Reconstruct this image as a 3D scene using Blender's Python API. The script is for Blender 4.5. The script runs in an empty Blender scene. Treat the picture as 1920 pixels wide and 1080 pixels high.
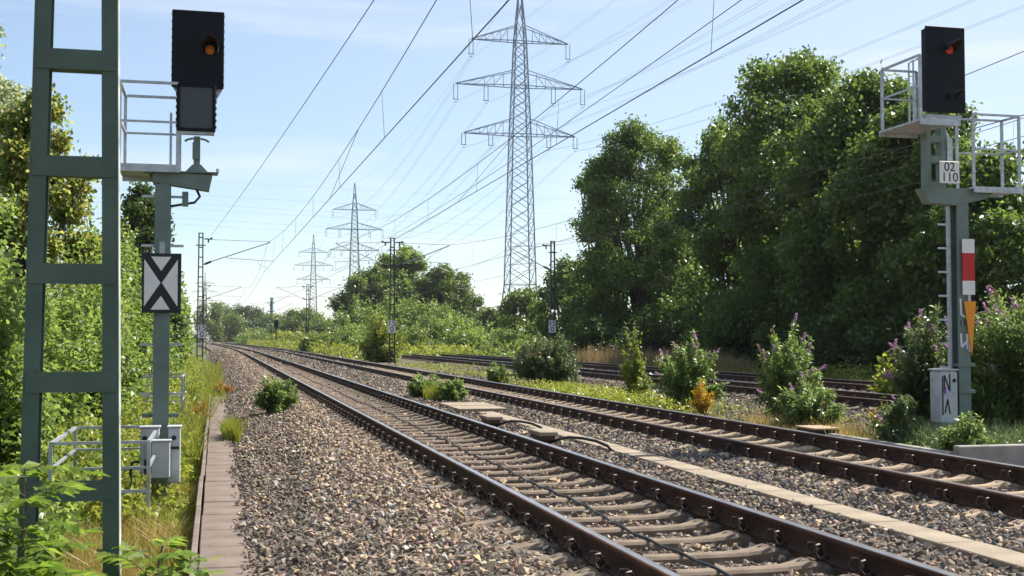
import bpy, bmesh, math, random
import numpy as np
from mathutils import Vector, Matrix

# ------------------------------------------------------------------ camera, sky, sun, exposure
S = bpy.context.scene
COL = S.collection
CAM_H, YAW, PITCH, FPX = 1.3088, 0.236256, 0.040405, 2304.6
cam_d = bpy.data.cameras.new('camera'); cam = bpy.data.objects.new('camera', cam_d); COL.objects.link(cam)
cam.location = (0, 0, CAM_H); cam.rotation_euler = (math.pi/2 + PITCH, 0, -YAW)
cam_d.sensor_width = 36; cam_d.lens = 36*FPX/1920; cam_d.clip_start = 0.1; cam_d.clip_end = 9000
cam_d.dof.use_dof = True; cam_d.dof.focus_distance = 24; cam_d.dof.aperture_fstop = 6.3
S.camera = cam

SUN_AZ, SUN_EL = math.radians(70), math.radians(47)       # azimuth to the right of the track direction (+Y)
world = bpy.data.worlds.new('World'); S.world = world; world.use_nodes = True
wn, wl = world.node_tree.nodes, world.node_tree.links
for n in list(wn): wn.remove(n)
wo = wn.new('ShaderNodeOutputWorld'); bg = wn.new('ShaderNodeBackground')
sky = wn.new('ShaderNodeTexSky'); sky.sky_type = 'NISHITA'; sky.sun_disc = False
sky.sun_elevation = SUN_EL; sky.sun_rotation = SUN_AZ; sky.altitude = 50
sky.air_density = 1.0; sky.dust_density = 0.15; sky.ozone_density = 2.5
tc = wn.new('ShaderNodeTexCoord'); mp = wn.new('ShaderNodeMapping'); mp.inputs['Scale'].default_value = (1.1, 1.1, 7.5)
mp.inputs['Rotation'].default_value = (0.08, -0.10, 0.3)
nz = wn.new('ShaderNodeTexNoise'); nz.inputs['Scale'].default_value = 2.3; nz.inputs['Detail'].default_value = 7; nz.inputs['Roughness'].default_value = 0.56
nz.inputs['Distortion'].default_value = 0.5
cr = wn.new('ShaderNodeValToRGB'); cr.color_ramp.elements[0].position = 0.50; cr.color_ramp.elements[1].position = 0.80
cr.color_ramp.elements[0].color = (0, 0, 0, 1); cr.color_ramp.elements[1].color = (0.75, 0.75, 0.75, 1)
mx = wn.new('ShaderNodeMix'); mx.data_type = 'RGBA'
mx.inputs[7].default_value = (4.6, 5.3, 6.3, 1)
wl.new(tc.outputs['Generated'], mp.inputs['Vector']); wl.new(mp.outputs['Vector'], nz.inputs['Vector'])
wl.new(nz.outputs['Fac'], cr.inputs['Fac']); dt = wn.new('ShaderNodeVectorMath'); dt.operation = 'DOT_PRODUCT'; dt.inputs[1].default_value = (math.sin(SUN_AZ)*math.cos(SUN_EL), math.cos(SUN_AZ)*math.cos(SUN_EL), math.sin(SUN_EL))
mr_ = wn.new('ShaderNodeMapRange'); mr_.inputs['From Min'].default_value = 0.2; mr_.inputs['From Max'].default_value = 0.85; mr_.inputs['To Min'].default_value = 0.12; mr_.inputs['To Max'].default_value = 0.80
ad = wn.new('ShaderNodeMath'); ad.operation = 'ADD'; ad.use_clamp = True
wl.new(tc.outputs['Generated'], dt.inputs[0]); wl.new(dt.outputs['Value'], mr_.inputs['Value']); wl.new(mr_.outputs['Result'], ad.inputs[0]); ad.inputs[1].default_value = 0.0
wl.new(ad.outputs['Value'], mx.inputs[0])
wl.new(sky.outputs['Color'], mx.inputs[6]); tn = wn.new('ShaderNodeVectorMath'); tn.operation = 'MULTIPLY'; tn.inputs[1].default_value = (1.0, 1.0, 1.0)
cm2 = wn.new('ShaderNodeMix'); cm2.data_type = 'RGBA'; cm2.inputs[7].default_value = (6.2, 6.3, 6.6, 1); wl.new(cr.outputs['Color'], cm2.inputs[0]); wl.new(mx.outputs[2], cm2.inputs[6])
wl.new(cm2.outputs[2], tn.inputs[0]); wl.new(tn.outputs['Vector'], bg.inputs['Color'])
bg.inputs['Strength'].default_value = 0.083
wl.new(bg.outputs['Background'], wo.inputs['Surface'])
sun_d = bpy.data.lights.new('sun', 'SUN'); sun_d.energy = 5.0; sun_d.angle = math.radians(0.53); sun_d.color = (1.0, 0.94, 0.85)
sun = bpy.data.objects.new('sun', sun_d); COL.objects.link(sun); sun.location = (60, 60, 90)
sv = Vector((math.sin(SUN_AZ)*math.cos(SUN_EL), math.cos(SUN_AZ)*math.cos(SUN_EL), math.sin(SUN_EL)))
sun.rotation_euler = sv.to_track_quat('Z', 'Y').to_euler()
vs = S.view_settings; vs.view_transform = 'Standard'; vs.look = 'None'; vs.gamma = 1; vs.use_curve_mapping = False; vs.exposure = 1.0
S.cycles.max_bounces = 8; S.cycles.transparent_max_bounces = 8; S.cycles.use_denoising = True

# ------------------------------------------------------------------ helpers
rng = np.random.default_rng(7); random.seed(7)
ST, CT = math.sin(YAW), math.cos(YAW)
def cw(xr, yf):                      # camera-aligned ground frame -> world X, Y
    return xr*CT + yf*ST, -xr*ST + yf*CT
def at(u, D):                        # image column u (1920 wide) at depth D -> world X, Y
    return cw((u-960)/FPX*D, D)
def hz(v, D): return CAM_H + (633-v)*D/FPX    # image row -> height at depth D
def curve_dx(y):                     # the line bends gently left, then right, far away
    y = np.asarray(y, float)
    a = np.clip(y-90, 0, 170); r = -1.04e-4*a*a
    b = np.clip(y-260, 0, 400)
    return r - 0.03536*b + 1.5e-4*b*b

def mat(name, col, rough=0.7, metal=0.0, var=0.25, scale=6.0, col2=None, bump=0.0, bscale=40.0, spec=0.4, detail=6, speck=None):
    m = bpy.data.materials.new(name); m.use_nodes = True; n, l = m.node_tree.nodes, m.node_tree.links
    p = n['Principled BSDF']; p.inputs['Roughness'].default_value = rough; p.inputs['Metallic'].default_value = metal
    p.inputs['Specular IOR Level'].default_value = spec
    t = n.new('ShaderNodeTexCoord'); z = n.new('ShaderNodeTexNoise'); z.inputs['Scale'].default_value = scale; z.inputs['Detail'].default_value = detail
    l.new(t.outputs['Object'], z.inputs['Vector'])
    r = n.new('ShaderNodeValToRGB'); c2 = col2 or tuple(c*(1-var) for c in col)
    c1 = col if col2 else tuple(min(1, c*(1+var)) for c in col)
    r.color_ramp.elements[0].position = 0.32; r.color_ramp.elements[1].position = 0.68
    r.color_ramp.elements[0].color = (*c2, 1); r.color_ramp.elements[1].color = (*c1, 1)
    l.new(z.outputs['Fac'], r.inputs['Fac']); l.new(r.outputs['Color'], p.inputs['Base Color'])
    if speck:
        z3 = n.new('ShaderNodeTexNoise'); z3.inputs['Scale'].default_value = speck[1]; z3.inputs['Detail'].default_value = 9; z3.inputs['Roughness'].default_value = .7
        mp_ = n.new('ShaderNodeMapping'); mp_.inputs['Scale'].default_value = (1, 1, .35); l.new(t.outputs['Object'], mp_.inputs['Vector']); l.new(mp_.outputs['Vector'], z3.inputs['Vector'])
        r3 = n.new('ShaderNodeValToRGB'); r3.color_ramp.elements[0].position = speck[2]; r3.color_ramp.elements[1].position = speck[2]+.12
        mm = n.new('ShaderNodeMix'); mm.data_type = 'RGBA'; mm.inputs[7].default_value = (*speck[0], 1)
        l.new(z3.outputs['Fac'], r3.inputs['Fac']); l.new(r3.outputs['Color'], mm.inputs[0]); l.new(r.outputs['Color'], mm.inputs[6]); l.new(mm.outputs[2], p.inputs['Base Color'])
    if bump:
        b = n.new('ShaderNodeBump'); b.inputs['Strength'].default_value = bump; b.inputs['Distance'].default_value = 0.02
        z2 = n.new('ShaderNodeTexNoise'); z2.inputs['Scale'].default_value = bscale; z2.inputs['Detail'].default_value = 5
        l.new(t.outputs['Object'], z2.inputs['Vector']); l.new(z2.outputs['Fac'], b.inputs['Height']); l.new(b.outputs['Normal'], p.inputs['Normal'])
    return m

def leafmat(name, dark, mid, light, trans=0.4, rough=0.4):
    m = bpy.data.materials.new(name); m.use_nodes = True; n, l = m.node_tree.nodes, m.node_tree.links
    p = n['Principled BSDF']; p.inputs['Roughness'].default_value = rough; p.inputs['Specular IOR Level'].default_value = 0.5
    a = n.new('ShaderNodeAttribute'); a.attribute_name = 'tint'
    r = n.new('ShaderNodeValToRGB'); e = r.color_ramp.elements; e[0].color = (*dark, 1); e[1].color = (*light, 1)
    k = e.new(0.5); k.color = (*mid, 1)
    l.new(a.outputs['Fac'], r.inputs['Fac']); l.new(r.outputs['Color'], p.inputs['Base Color'])
    tr = n.new('ShaderNodeBsdfTranslucent'); h = n.new('ShaderNodeHueSaturation'); h.inputs['Value'].default_value = 1.5; h.inputs['Saturation'].default_value = 1.05
    l.new(r.outputs['Color'], h.inputs['Color']); l.new(h.outputs['Color'], tr.inputs['Color'])
    ms = n.new('ShaderNodeMixShader'); ms.inputs[0].default_value = trans
    l.new(p.outputs['BSDF'], ms.inputs[1]); l.new(tr.outputs['BSDF'], ms.inputs[2])
    l.new(ms.outputs['Shader'], n['Material Output'].inputs['Surface'])
    return m

M = {}
M['mast'] = mat('mast_green_paint', (0.078, 0.118, 0.092), 0.55, col2=(0.052, 0.082, 0.064), scale=3.2, bump=0.15, bscale=90, speck=((0.10, 0.055, 0.03), 9, .63))
M['mast_far'] = mat('mast_dark_paint', (0.035, 0.048, 0.042), 0.6, var=0.15)
M['post'] = mat('signal_post_green', (0.15, 0.195, 0.17), 0.5, col2=(0.11, 0.15, 0.13), scale=4, bump=0.06, speck=((0.10, 0.075, 0.05), 8, .64))
M['galv'] = mat('galvanised_steel', (0.40, 0.42, 0.44), 0.45, 0.5, var=0.2, scale=11, speck=((0.20, 0.17, 0.14), 12, .64))
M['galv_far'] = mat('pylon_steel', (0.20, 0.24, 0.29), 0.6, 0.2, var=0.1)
M['black'] = mat('signal_black', (0.0055, 0.0065, 0.011), 0.6, var=0.3, scale=5, spec=0.2, speck=((0.02, 0.02, 0.022), 7, .6))
M['hood'] = mat('hood_black', (0.02, 0.02, 0.02), 0.6, var=0.2)
M['white'] = mat('sign_white', (0.72, 0.68, 0.67), 0.5, var=0.06, scale=4, speck=((0.42, 0.38, 0.34), 9, .62))
M['ink'] = mat('sign_black', (0.012, 0.012, 0.012), 0.5, var=0.1)
M['red'] = mat('sign_red', (0.45, 0.012, 0.015), 0.45, var=0.08)
M['orange'] = mat('sign_orange', (0.75, 0.26, 0.01), 0.45, var=0.06)
M['box'] = mat('cabinet_grey', (0.44, 0.45, 0.46), 0.5, var=0.08, scale=5, speck=((0.24, 0.22, 0.19), 8, .62))
M['boxw'] = mat('cabinet_white', (0.43, 0.44, 0.45), 0.5, var=0.1, scale=5, speck=((0.22, 0.20, 0.17), 8, .60))
M['purple_paint'] = mat('graffiti_purple', (0.25, 0.05, 0.38), 0.5, var=0.1)
M['conc'] = mat('concrete_slab', (0.215, 0.165, 0.132), 0.92, col2=(0.13, 0.098, 0.078), scale=2.6, bump=0.5, bscale=120, speck=((0.10, 0.085, 0.07), 6, .58))
M['concl'] = mat('concrete_pale', (0.33, 0.27, 0.195), 0.92, col2=(0.22, 0.175, 0.125), scale=2.4, bump=0.4, bscale=130, speck=((0.17, 0.14, 0.105), 6, .60))
M['concw'] = mat('concrete_wall', (0.34, 0.32, 0.29), 0.9, col2=(0.24, 0.225, 0.2), scale=4, bump=0.4, bscale=70)
M['sleeper'] = mat('sleeper_concrete', (0.25, 0.19, 0.135), 0.92, col2=(0.12, 0.088, 0.062), scale=4, bump=0.5, bscale=110)
M['sleeper2'] = mat('sleeper_concrete_tan', (0.42, 0.315, 0.21), 0.92, col2=(0.27, 0.195, 0.125), scale=5, bump=0.45, bscale=110)
M['rust'] = mat('rail_rust', (0.080, 0.032, 0.016), 0.9, col2=(0.030, 0.014, 0.008), scale=5, bump=0.25, bscale=60)
M['rusth'] = mat('rail_head_rust', (0.17, 0.075, 0.036), 0.6, col2=(0.10, 0.045, 0.024), scale=6)
M['clip'] = mat('clip_steel', (0.055, 0.036, 0.026), 0.55, 0.4, var=0.3, scale=20)
M['railtop'] = mat('rail_running_band', (0.46, 0.42, 0.40), 0.28, 0.85, var=0.15, scale=3)
M['rubber'] = mat('cable_rubber', (0.014, 0.014, 0.015), 0.45, var=0.2)
M['wire'] = mat('copper_wire_dark', (0.05, 0.055, 0.055), 0.6, 0.3, var=0.1)
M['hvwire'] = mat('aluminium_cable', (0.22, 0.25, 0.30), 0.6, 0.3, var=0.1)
M['insul'] = mat('insulator_brown', (0.035, 0.022, 0.018), 0.4, var=0.2)
M['bark'] = mat('bark', (0.085, 0.065, 0.048), 0.9, var=0.35, scale=4, bump=0.5, bscale=15)
M['stem'] = mat('green_stem', (0.10, 0.085, 0.04), 0.8, var=0.3)
M['chim'] = mat('chimney_teal', (0.14, 0.30, 0.30), 0.7, var=0.08)
M['wood'] = mat('weathered_wood', (0.34, 0.25, 0.15), 0.85, var=0.2, scale=9)
M['woodd'] = mat('dark_wood', (0.085, 0.055, 0.035), 0.85, var=0.25, scale=9)
M['edge'] = mat('painted_sunlit_edge', (0.52, 0.53, 0.50), 0.6, col2=(0.22, 0.25, 0.23), scale=3.5)  # pale tone that paints sunlight onto the near mast's right leg
M['ground'] = mat('soil_grass', (0.105, 0.10, 0.040), 0.95, col2=(0.06, 0.075, 0.022), scale=0.6, bump=0.6, bscale=6)
def emis(name, col, e):
    m = mat(name, col, 0.3, var=0.2, scale=60); p = m.node_tree.nodes['Principled BSDF']
    p.inputs['Emission Color'].default_value = (*col, 1); p.inputs['Emission Strength'].default_value = e; return m
M['amber'] = emis('lamp_amber', (0.40, 0.105, 0.012), 0.05)
M['redlamp'] = emis('lamp_red', (0.42, 0.03, 0.012), 0.08)
# leaf colours
M['L_tree'] = leafmat('leaf_oak', (0.038, 0.072, 0.015), (0.092, 0.150, 0.029), (0.20, 0.25, 0.055), 0.5)
M['L_left'] = leafmat('leaf_bramble', (0.075, 0.125, 0.026), (0.148, 0.212, 0.048), (0.27, 0.315, 0.085), 0.56)
M['L_pale'] = leafmat('leaf_willow', (0.17, 0.21, 0.11), (0.25, 0.30, 0.16), (0.36, 0.40, 0.23), 0.6)
M['L_gold'] = leafmat('leaf_maple_tips', (0.09, 0.14, 0.026), (0.175, 0.225, 0.045), (0.36, 0.31, 0.10), 0.62)
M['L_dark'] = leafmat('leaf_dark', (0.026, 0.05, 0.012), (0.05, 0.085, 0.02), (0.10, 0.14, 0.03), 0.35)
M['L_bud'] = leafmat('leaf_buddleia', (0.075, 0.125, 0.032), (0.15, 0.215, 0.055), (0.25, 0.31, 0.095), 0.47)
M['L_budd'] = leafmat('leaf_buddleia_dark', (0.045, 0.075, 0.026), (0.09, 0.13, 0.045), (0.17, 0.21, 0.08), 0.42)
M['L_herb'] = leafmat('leaf_herb', (0.09, 0.13, 0.02), (0.17, 0.21, 0.032), (0.30, 0.31, 0.055), 0.45)
M['L_sap'] = leafmat('leaf_sapling', (0.085, 0.15, 0.02), (0.155, 0.235, 0.035), (0.255, 0.32, 0.06), 0.5)
M['L_far'] = leafmat('leaf_far', (0.062, 0.098, 0.022), (0.120, 0.170, 0.036), (0.205, 0.240, 0.055), 0.42)
M['L_lime'] = leafmat('leaf_lime', (0.13, 0.17, 0.025), (0.21, 0.25, 0.035), (0.33, 0.33, 0.05), 0.45)
M['L_dry'] = leafmat('grass_dry', (0.24, 0.165, 0.05), (0.36, 0.27, 0.085), (0.50, 0.40, 0.16), 0.35)
M['L_grass'] = leafmat('grass_green', (0.10, 0.14, 0.02), (0.20, 0.22, 0.03), (0.36, 0.32, 0.07), 0.4)
M['L_reed'] = leafmat('grass_reed', (0.16, 0.12, 0.06), (0.25, 0.185, 0.09), (0.36, 0.27, 0.14), 0.3)
M['L_rust'] = leafmat('weed_rusty', (0.20, 0.07, 0.02), (0.34, 0.14, 0.03), (0.42, 0.24, 0.05), 0.35)
M['L_orange'] = leafmat('weed_orange', (0.20, 0.17, 0.02), (0.42, 0.24, 0.02), (0.55, 0.30, 0.03), 0.4)
M['F_purple'] = leafmat('buddleia_flower', (0.24, 0.11, 0.21), (0.42, 0.23, 0.39), (0.56, 0.37, 0.53), 0.3)
M['F_brown'] = leafmat('buddleia_faded', (0.12, 0.06, 0.04), (0.20, 0.11, 0.07), (0.28, 0.17, 0.11), 0.2)
M['F_yellow'] = leafmat('yellow_flower', (0.5, 0.36, 0.02), (0.62, 0.46, 0.03), (0.70, 0.55, 0.05), 0.3)

def tag(o, label=None, cat=None, group=None, kind=None):
    if label: o['label'] = label
    if cat: o['category'] = cat
    if group: o['group'] = group
    if kind: o['kind'] = kind
    return o
def thing(name, label, cat, loc=(0, 0, 0), group=None, rz=0.0):
    o = bpy.data.objects.new(name, None); COL.objects.link(o); o.location = loc; o.rotation_euler = (0, 0, rz)
    o.empty_display_size = 0.2
    return tag(o, label, cat, group)
def link(name, me, parent=None, m=None, loc=None, rot=None):
    if m and not me.materials: me.materials.append(M[m] if isinstance(m, str) else m)
    o = bpy.data.objects.new(name, me); COL.objects.link(o)
    if parent: o.parent = parent
    if loc is not None: o.location = loc
    if rot is not None: o.rotation_euler = rot
    return o

class MB:
    def __init__(s): s.v = []; s.f = []; s.mi = []
    def add(s, vs, fs, mi=0):
        b = len(s.v); s.v += [tuple(v) for v in vs]; s.f += [tuple(b+i for i in f) for f in fs]; s.mi += [mi]*len(fs); return s
    def box(s, cx, cy, cz, sx, sy, sz, mi=0, bev=0.0):
        x, y, z = sx/2, sy/2, sz/2
        if bev <= 0:
            vs = [(cx+a*x, cy+b*y, cz+c*z) for c in (-1, 1) for a, b in ((-1, -1), (1, -1), (1, 1), (-1, 1))]
            return s.add(vs, [(3, 2, 1, 0), (4, 5, 6, 7), (0, 1, 5, 4), (1, 2, 6, 5), (2, 3, 7, 6), (3, 0, 4, 7)], mi)
        rings = []
        for zz, ins in ((-z, bev), (-z+bev, 0), (z-bev, 0), (z, bev)):
            X, Y = x-ins, y-ins; c = bev*0.6 if ins == 0 else bev*0.3
            rings.append([(cx+px, cy+py, cz+zz) for px, py in ((-X+c, -Y), (X-c, -Y), (X, -Y+c), (X, Y-c), (X-c, Y), (-X+c, Y), (-X, Y-c), (-X, -Y+c))])
        vs = [v for r in rings for v in r]; fs = [tuple(range(7, -1, -1)), tuple(range(24, 32))]
        for k in range(3):
            for i in range(8):
                j = (i+1) % 8; fs.append((k*8+i, k*8+j, k*8+8+j, k*8+8+i))
        return s.add(vs, fs, mi)
    def bar(s, p0, p1, w, h=None, mi=0, up=(0, 0, 1)):
        p0, p1 = Vector(p0), Vector(p1); h = h or w; d = (p1-p0).normalized(); u = Vector(up)
        if abs(d.dot(u)) > 0.98: u = Vector((0, 1, 0))
        a = d.cross(u).normalized(); b = a.cross(d).normalized()
        vs = [p+a*(i*w/2)+b*(j*h/2) for p in (p0, p1) for i, j in ((-1, -1), (1, -1), (1, 1), (-1, 1))]
        return s.add(vs, [(3, 2, 1, 0), (4, 5, 6, 7), (0, 1, 5, 4), (1, 2, 6, 5), (2, 3, 7, 6), (3, 0, 4, 7)], mi)
    def tube(s, pts, r, n=6, mi=0, cap=True):
        pts = [Vector(p) for p in pts]; k = len(pts); rs = r if hasattr(r, '__len__') else [r]*k
        d0 = (pts[1]-pts[0]).normalized(); u = Vector((0, 0, 1)) if abs(d0.z) < 0.9 else Vector((1, 0, 0)); a = d0.cross(u).normalized()
        vs = []
        for i, p in enumerate(pts):
            d = (pts[min(i+1, k-1)]-pts[max(i-1, 0)]).normalized(); a = (a-d*a.dot(d)).normalized(); b = d.cross(a)
            vs += [p+(a*math.cos(2*math.pi*j/n)+b*math.sin(2*math.pi*j/n))*rs[i] for j in range(n)]
        fs = [(i*n+j, i*n+(j+1) % n, (i+1)*n+(j+1) % n, (i+1)*n+j) for i in range(k-1) for j in range(n)]
        if cap: fs += [tuple(range(n-1, -1, -1)), tuple((k-1)*n+j for j in range(n))]
        return s.add(vs, fs, mi)
    def poly(s, pts, d, mi=0):            # flat polygon extruded by vector d
        n = len(pts); d = Vector(d); vs = [Vector(p) for p in pts]+[Vector(p)+d for p in pts]
        fs = [tuple(range(n)), tuple(range(2*n-1, n-1, -1))]+[(i, n+i, n+(i+1) % n, (i+1) % n) for i in range(n)]
        return s.add(vs, fs, mi)
    def mesh(s, name, mats, smooth=False):
        me = bpy.data.meshes.new(name); me.from_pydata(s.v, [], s.f)
        for m in (mats if isinstance(mats, (list, tuple)) else [mats]): me.materials.append(M[m])
        if any(s.mi): me.polygons.foreach_set('material_index', s.mi)
        bm = bmesh.new(); bm.from_mesh(me); bmesh.ops.recalc_face_normals(bm, faces=bm.faces); bm.to_mesh(me); bm.free()
        if smooth: me.polygons.foreach_set('use_smooth', [True]*len(me.polygons))
        return me
    def build(s, name, mats, parent=None, loc=None, smooth=False, rot=None):
        return link(name, s.mesh(name, mats, smooth), parent, None, loc, rot)

def text_mesh(txt, size, m, name='lettering'):
    c = bpy.data.curves.new(name, 'FONT'); c.body = txt; c.size = size; c.align_x = 'CENTER'; c.align_y = 'CENTER'; c.extrude = 0.002; c.space_line = 0.86
    o = bpy.data.objects.new(name, c); COL.objects.link(o); dg = bpy.context.evaluated_depsgraph_get()
    me = bpy.data.meshes.new_from_object(o.evaluated_get(dg)); bpy.data.objects.remove(o); bpy.data.curves.remove(c)
    me.materials.clear(); me.materials.append(M[m]); return me

# ------------------------------------------------------------------ ground and ballast bed
PX = [-0.3, 0.16, 0.5, 1.25, 1.75, 2.02, 2.34, 2.42, 4.0, 4.08, 6.4, 6.47, 8.02, 8.1, 8.75, 9.15, 9.9, 12.0, 12.6, 12.95, 20.0, 20.7, 21.6, 22.2]
PZ = [-0.66, -0.50, -0.42, -0.29, -0.215, -0.205, -0.225, -0.25, -0.25, -0.203, -0.203, -0.25, -0.25, -0.203, -0.21, -0.26, -0.40, -0.40, -0.30, -0.245, -0.245, -0.32, -0.62, -0.8]
def zbed(x, y): return np.interp(np.asarray(x)-curve_dx(y), PX, PZ)
def sheet(name, xs, ys, zf, m, follow=True):
    X, Y = np.meshgrid(xs, ys); XX = X+(curve_dx(Y) if follow else 0); Z = zf(X, Y)
    v = np.stack([XX, Y, Z], -1).reshape(-1, 3); nx, ny = len(xs), len(ys)
    i = np.arange(ny-1)[:, None]*nx+np.arange(nx-1)[None]; f = np.stack([i, i+1, i+nx+1, i+nx], -1).reshape(-1, 4)
    me = bpy.data.meshes.new(name); me.from_pydata(v.tolist(), [], f.tolist()); me.polygons.foreach_set('use_smooth', [True]*len(f))
    return tag(link(name, me, None, m), kind='structure')
gx = np.array([-4000, -1500, -400, -120, -40, -20, -10, -6, -4, -2.5, -1.2, -0.5, 0.1, 2, 5, 9, 12, 16, 19, 21.5, 24, 30, 45, 90, 250, 800, 2500, 5000.])
gzv = np.array([-1, -1, -1, -0.9, -0.6, -0.4, -0.3, -0.35, -0.5, -0.62, -0.68, -0.72, -0.74, -0.8, -0.8, -0.8, -0.8, -0.8, -0.8, -0.8, -0.75, -0.8, -0.9, -1, -1, -1, -1, -1])
gy = np.concatenate([np.linspace(-30, 90, 41), [110, 150, 200, 260, 340, 450, 600, 900, 1500, 3000, 6000]])
sheet('ground', gx, gy, lambda X, Y: np.interp(X, gx, gzv)+0.03*np.sin(X*1.7+Y*0.9), 'ground', False)
# ballast material (fine relief beyond the scattered stones)
bm_ = bpy.data.materials.new('ballast'); bm_.use_nodes = True; n, l = bm_.node_tree.nodes, bm_.node_tree.links
p = n['Principled BSDF']; p.inputs['Roughness'].default_value = 0.95; p.inputs['Specular IOR Level'].default_value = 0.15
t = n.new('ShaderNodeTexCoord'); vo = n.new('ShaderNodeTexVoronoi'); vo.inputs['Scale'].default_value = 17
l.new(t.outputs['Object'], vo.inputs['Vector']); r = n.new('ShaderNodeValToRGB'); e = r.color_ramp.elements
e[0].color = (0.075, 0.062, 0.052, 1); e[1].color = (0.26, 0.205, 0.155, 1); k = e.new(0.5); k.color = (0.145, 0.115, 0.092, 1)
sp = n.new('ShaderNodeSeparateColor'); l.new(vo.outputs['Color'], sp.inputs[0]); l.new(sp.outputs[0], r.inputs['Fac']); l.new(r.outputs['Color'], p.inputs['Base Color'])
b = n.new('ShaderNodeBump'); b.inputs['Strength'].default_value = 1.0; b.inputs['Distance'].default_value = 0.045; b.invert = True
l.new(vo.outputs['Distance'], b.inputs['Height']); l.new(b.outputs['Normal'], p.inputs['Normal']); M['ballast'] = bm_
bx = np.array([0.16, 0.3, 0.5, 0.9, 1.25, 1.5, 1.75, 2.02, 2.34, 2.42, 3.2, 4.0, 4.08, 5.2, 6.4, 6.47, 7.2, 8.02, 8.1, 8.75, 9.15, 9.5, 9.9, 11, 12.0, 12.6, 12.95, 14.5, 16.5, 18.5, 20, 20.7, 21.6])
by = np.concatenate([np.arange(-6, 60, 1.0), np.arange(60, 480, 5.0)])
sheet('ballast_bed', bx, by, lambda X, Y: np.interp(X, PX, PZ)+0.014*np.sin(X*5.1+Y*3.3)*np.sin(Y*1.9-X*2.2), 'ballast')

# ------------------------------------------------------------------ tracks
GA = 0.7535
TR = [2.478+GA, 2.478+4.0144+GA, 14.45, 18.46]
SPACING = 0.6
def rail_mesh(x0, y0, y1):
    prof = [(-.07, -.172), (.07, -.172), (.07, -.161), (.016, -.143), (.009, -.125), (.009, -.05), (.016, -.045), (.036, -.038), (.036, -.014), (.033, -.006), (.026, -.0015), (.012, 0), (-.012, 0), (-.026, -.0015), (-.033, -.006), (-.036, -.014), (-.036, -.038), (-.016, -.045), (-.009, -.05), (-.009, -.125), (-.016, -.143), (-.07, -.161)]
    ys = np.concatenate([np.arange(y0, 90, 6.0), np.arange(90, y1, 8.0)]); k = len(prof); vs, fs, mi = [], [], []; gauge = (8, 9) if x0 < 0 else (12, 13)
    for y in ys:
        d = float(curve_dx(y)); vs += [(x0+d+a, y, b) for a, b in prof]
    for i in range(len(ys)-1):
        for j in range(k):
            fs.append((i*k+j, i*k+(j+1) % k, (i+1)*k+(j+1) % k, (i+1)*k+j)); mi.append(1 if j in (9, 10, 11, 12) or j in gauge else (2 if j in (7, 8, 13, 14) else 0))
    fs.append(tuple(range(k))); mi.append(0)
    mb = MB(); mb.v, mb.f, mb.mi = vs, fs, mi; return mb.mesh('rail', ['rust', 'railtop', 'rusth'])
def sleeper_mesh(m):
    xs = [-1.3, -1.27, -1.1, -1.0, -.93, -.885, -.86, -.64, -.61, -.56, -.49, -.40, -.25, 0]
    zt = [-.215, -.196, -.19, -.175, -.157, -.155, -.173, -.173, -.154, -.155, -.170, -.183, -.187, -.188]
    hw = [.075, .085, .09, .10, .112, .11, .105, .105, .108, .114, .098, .078, .07, .07]
    st = list(zip(xs, zt, hw)); st += [(-x, z, w) for x, z, w in reversed(st[:-1])]
    vs, fs = [], []
    for x, z, w in st:
        vs += [(x, -w-.028, -.40), (x, -w-.006, z-.022), (x, -w+.016, z-.003), (x, 0, z), (x, w-.016, z-.003), (x, w+.006, z-.022), (x, w+.028, -.40)]
    for i in range(len(st)-1):
        for j in range(6): fs.append((i*7+j, i*7+7+j, i*7+8+j, i*7+j+1))
    fs += [tuple(range(7)), tuple((len(st)-1)*7+j for j in range(7))]
    mb = MB(); mb.add(vs, fs); me = mb.mesh('sleeper', m)
    return me
def clip_parts(mb, sx, ox=0, oy=0):
    # a tension clamp on one side of the rail: two looped arms rising beside the foot, and its screw
    for sy in (-1, 1):
        pts = [(.075, .012*sy, -.135), (.095, .02*sy, -.085), (.118, .035*sy, -.052), (.150, .055*sy, -.055), (.162, .072*sy, -.105), (.135, .078*sy, -.142), (.105, .07*sy, -.128), (.085, .06*sy, -.122), (.060, .055*sy, -.145)]
        mb.tube([(ox+sx*a, oy+b_, c) for a, b_, c in pts], 0.010, 5)
    mb.tube([(ox+sx*.112, oy, -.172), (ox+sx*.112, oy, -.085)], [.016, .012], 6)
    mb.box(ox+sx*.112, oy, -.108, .034, .034, .024)
    return mb
clipL = clip_parts(MB(), -1).mesh('rail_clip', 'clip'); clipR = clip_parts(MB(), 1).mesh('rail_clip', 'clip')
sleepA, sleepB = sleeper_mesh('sleeper'), sleeper_mesh('sleeper2')
TLAB = ['railway track nearest the camera with a black cable between its rails', 'second railway track with pale tan sleepers beside the white cable trough',
        'third track partly hidden behind the purple flowering shrubs', 'farthest track in front of the tall trees']
Y0 = [9.29-0.6*10, 8.69-0.6*10, 12.1, 20.2]
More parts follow.
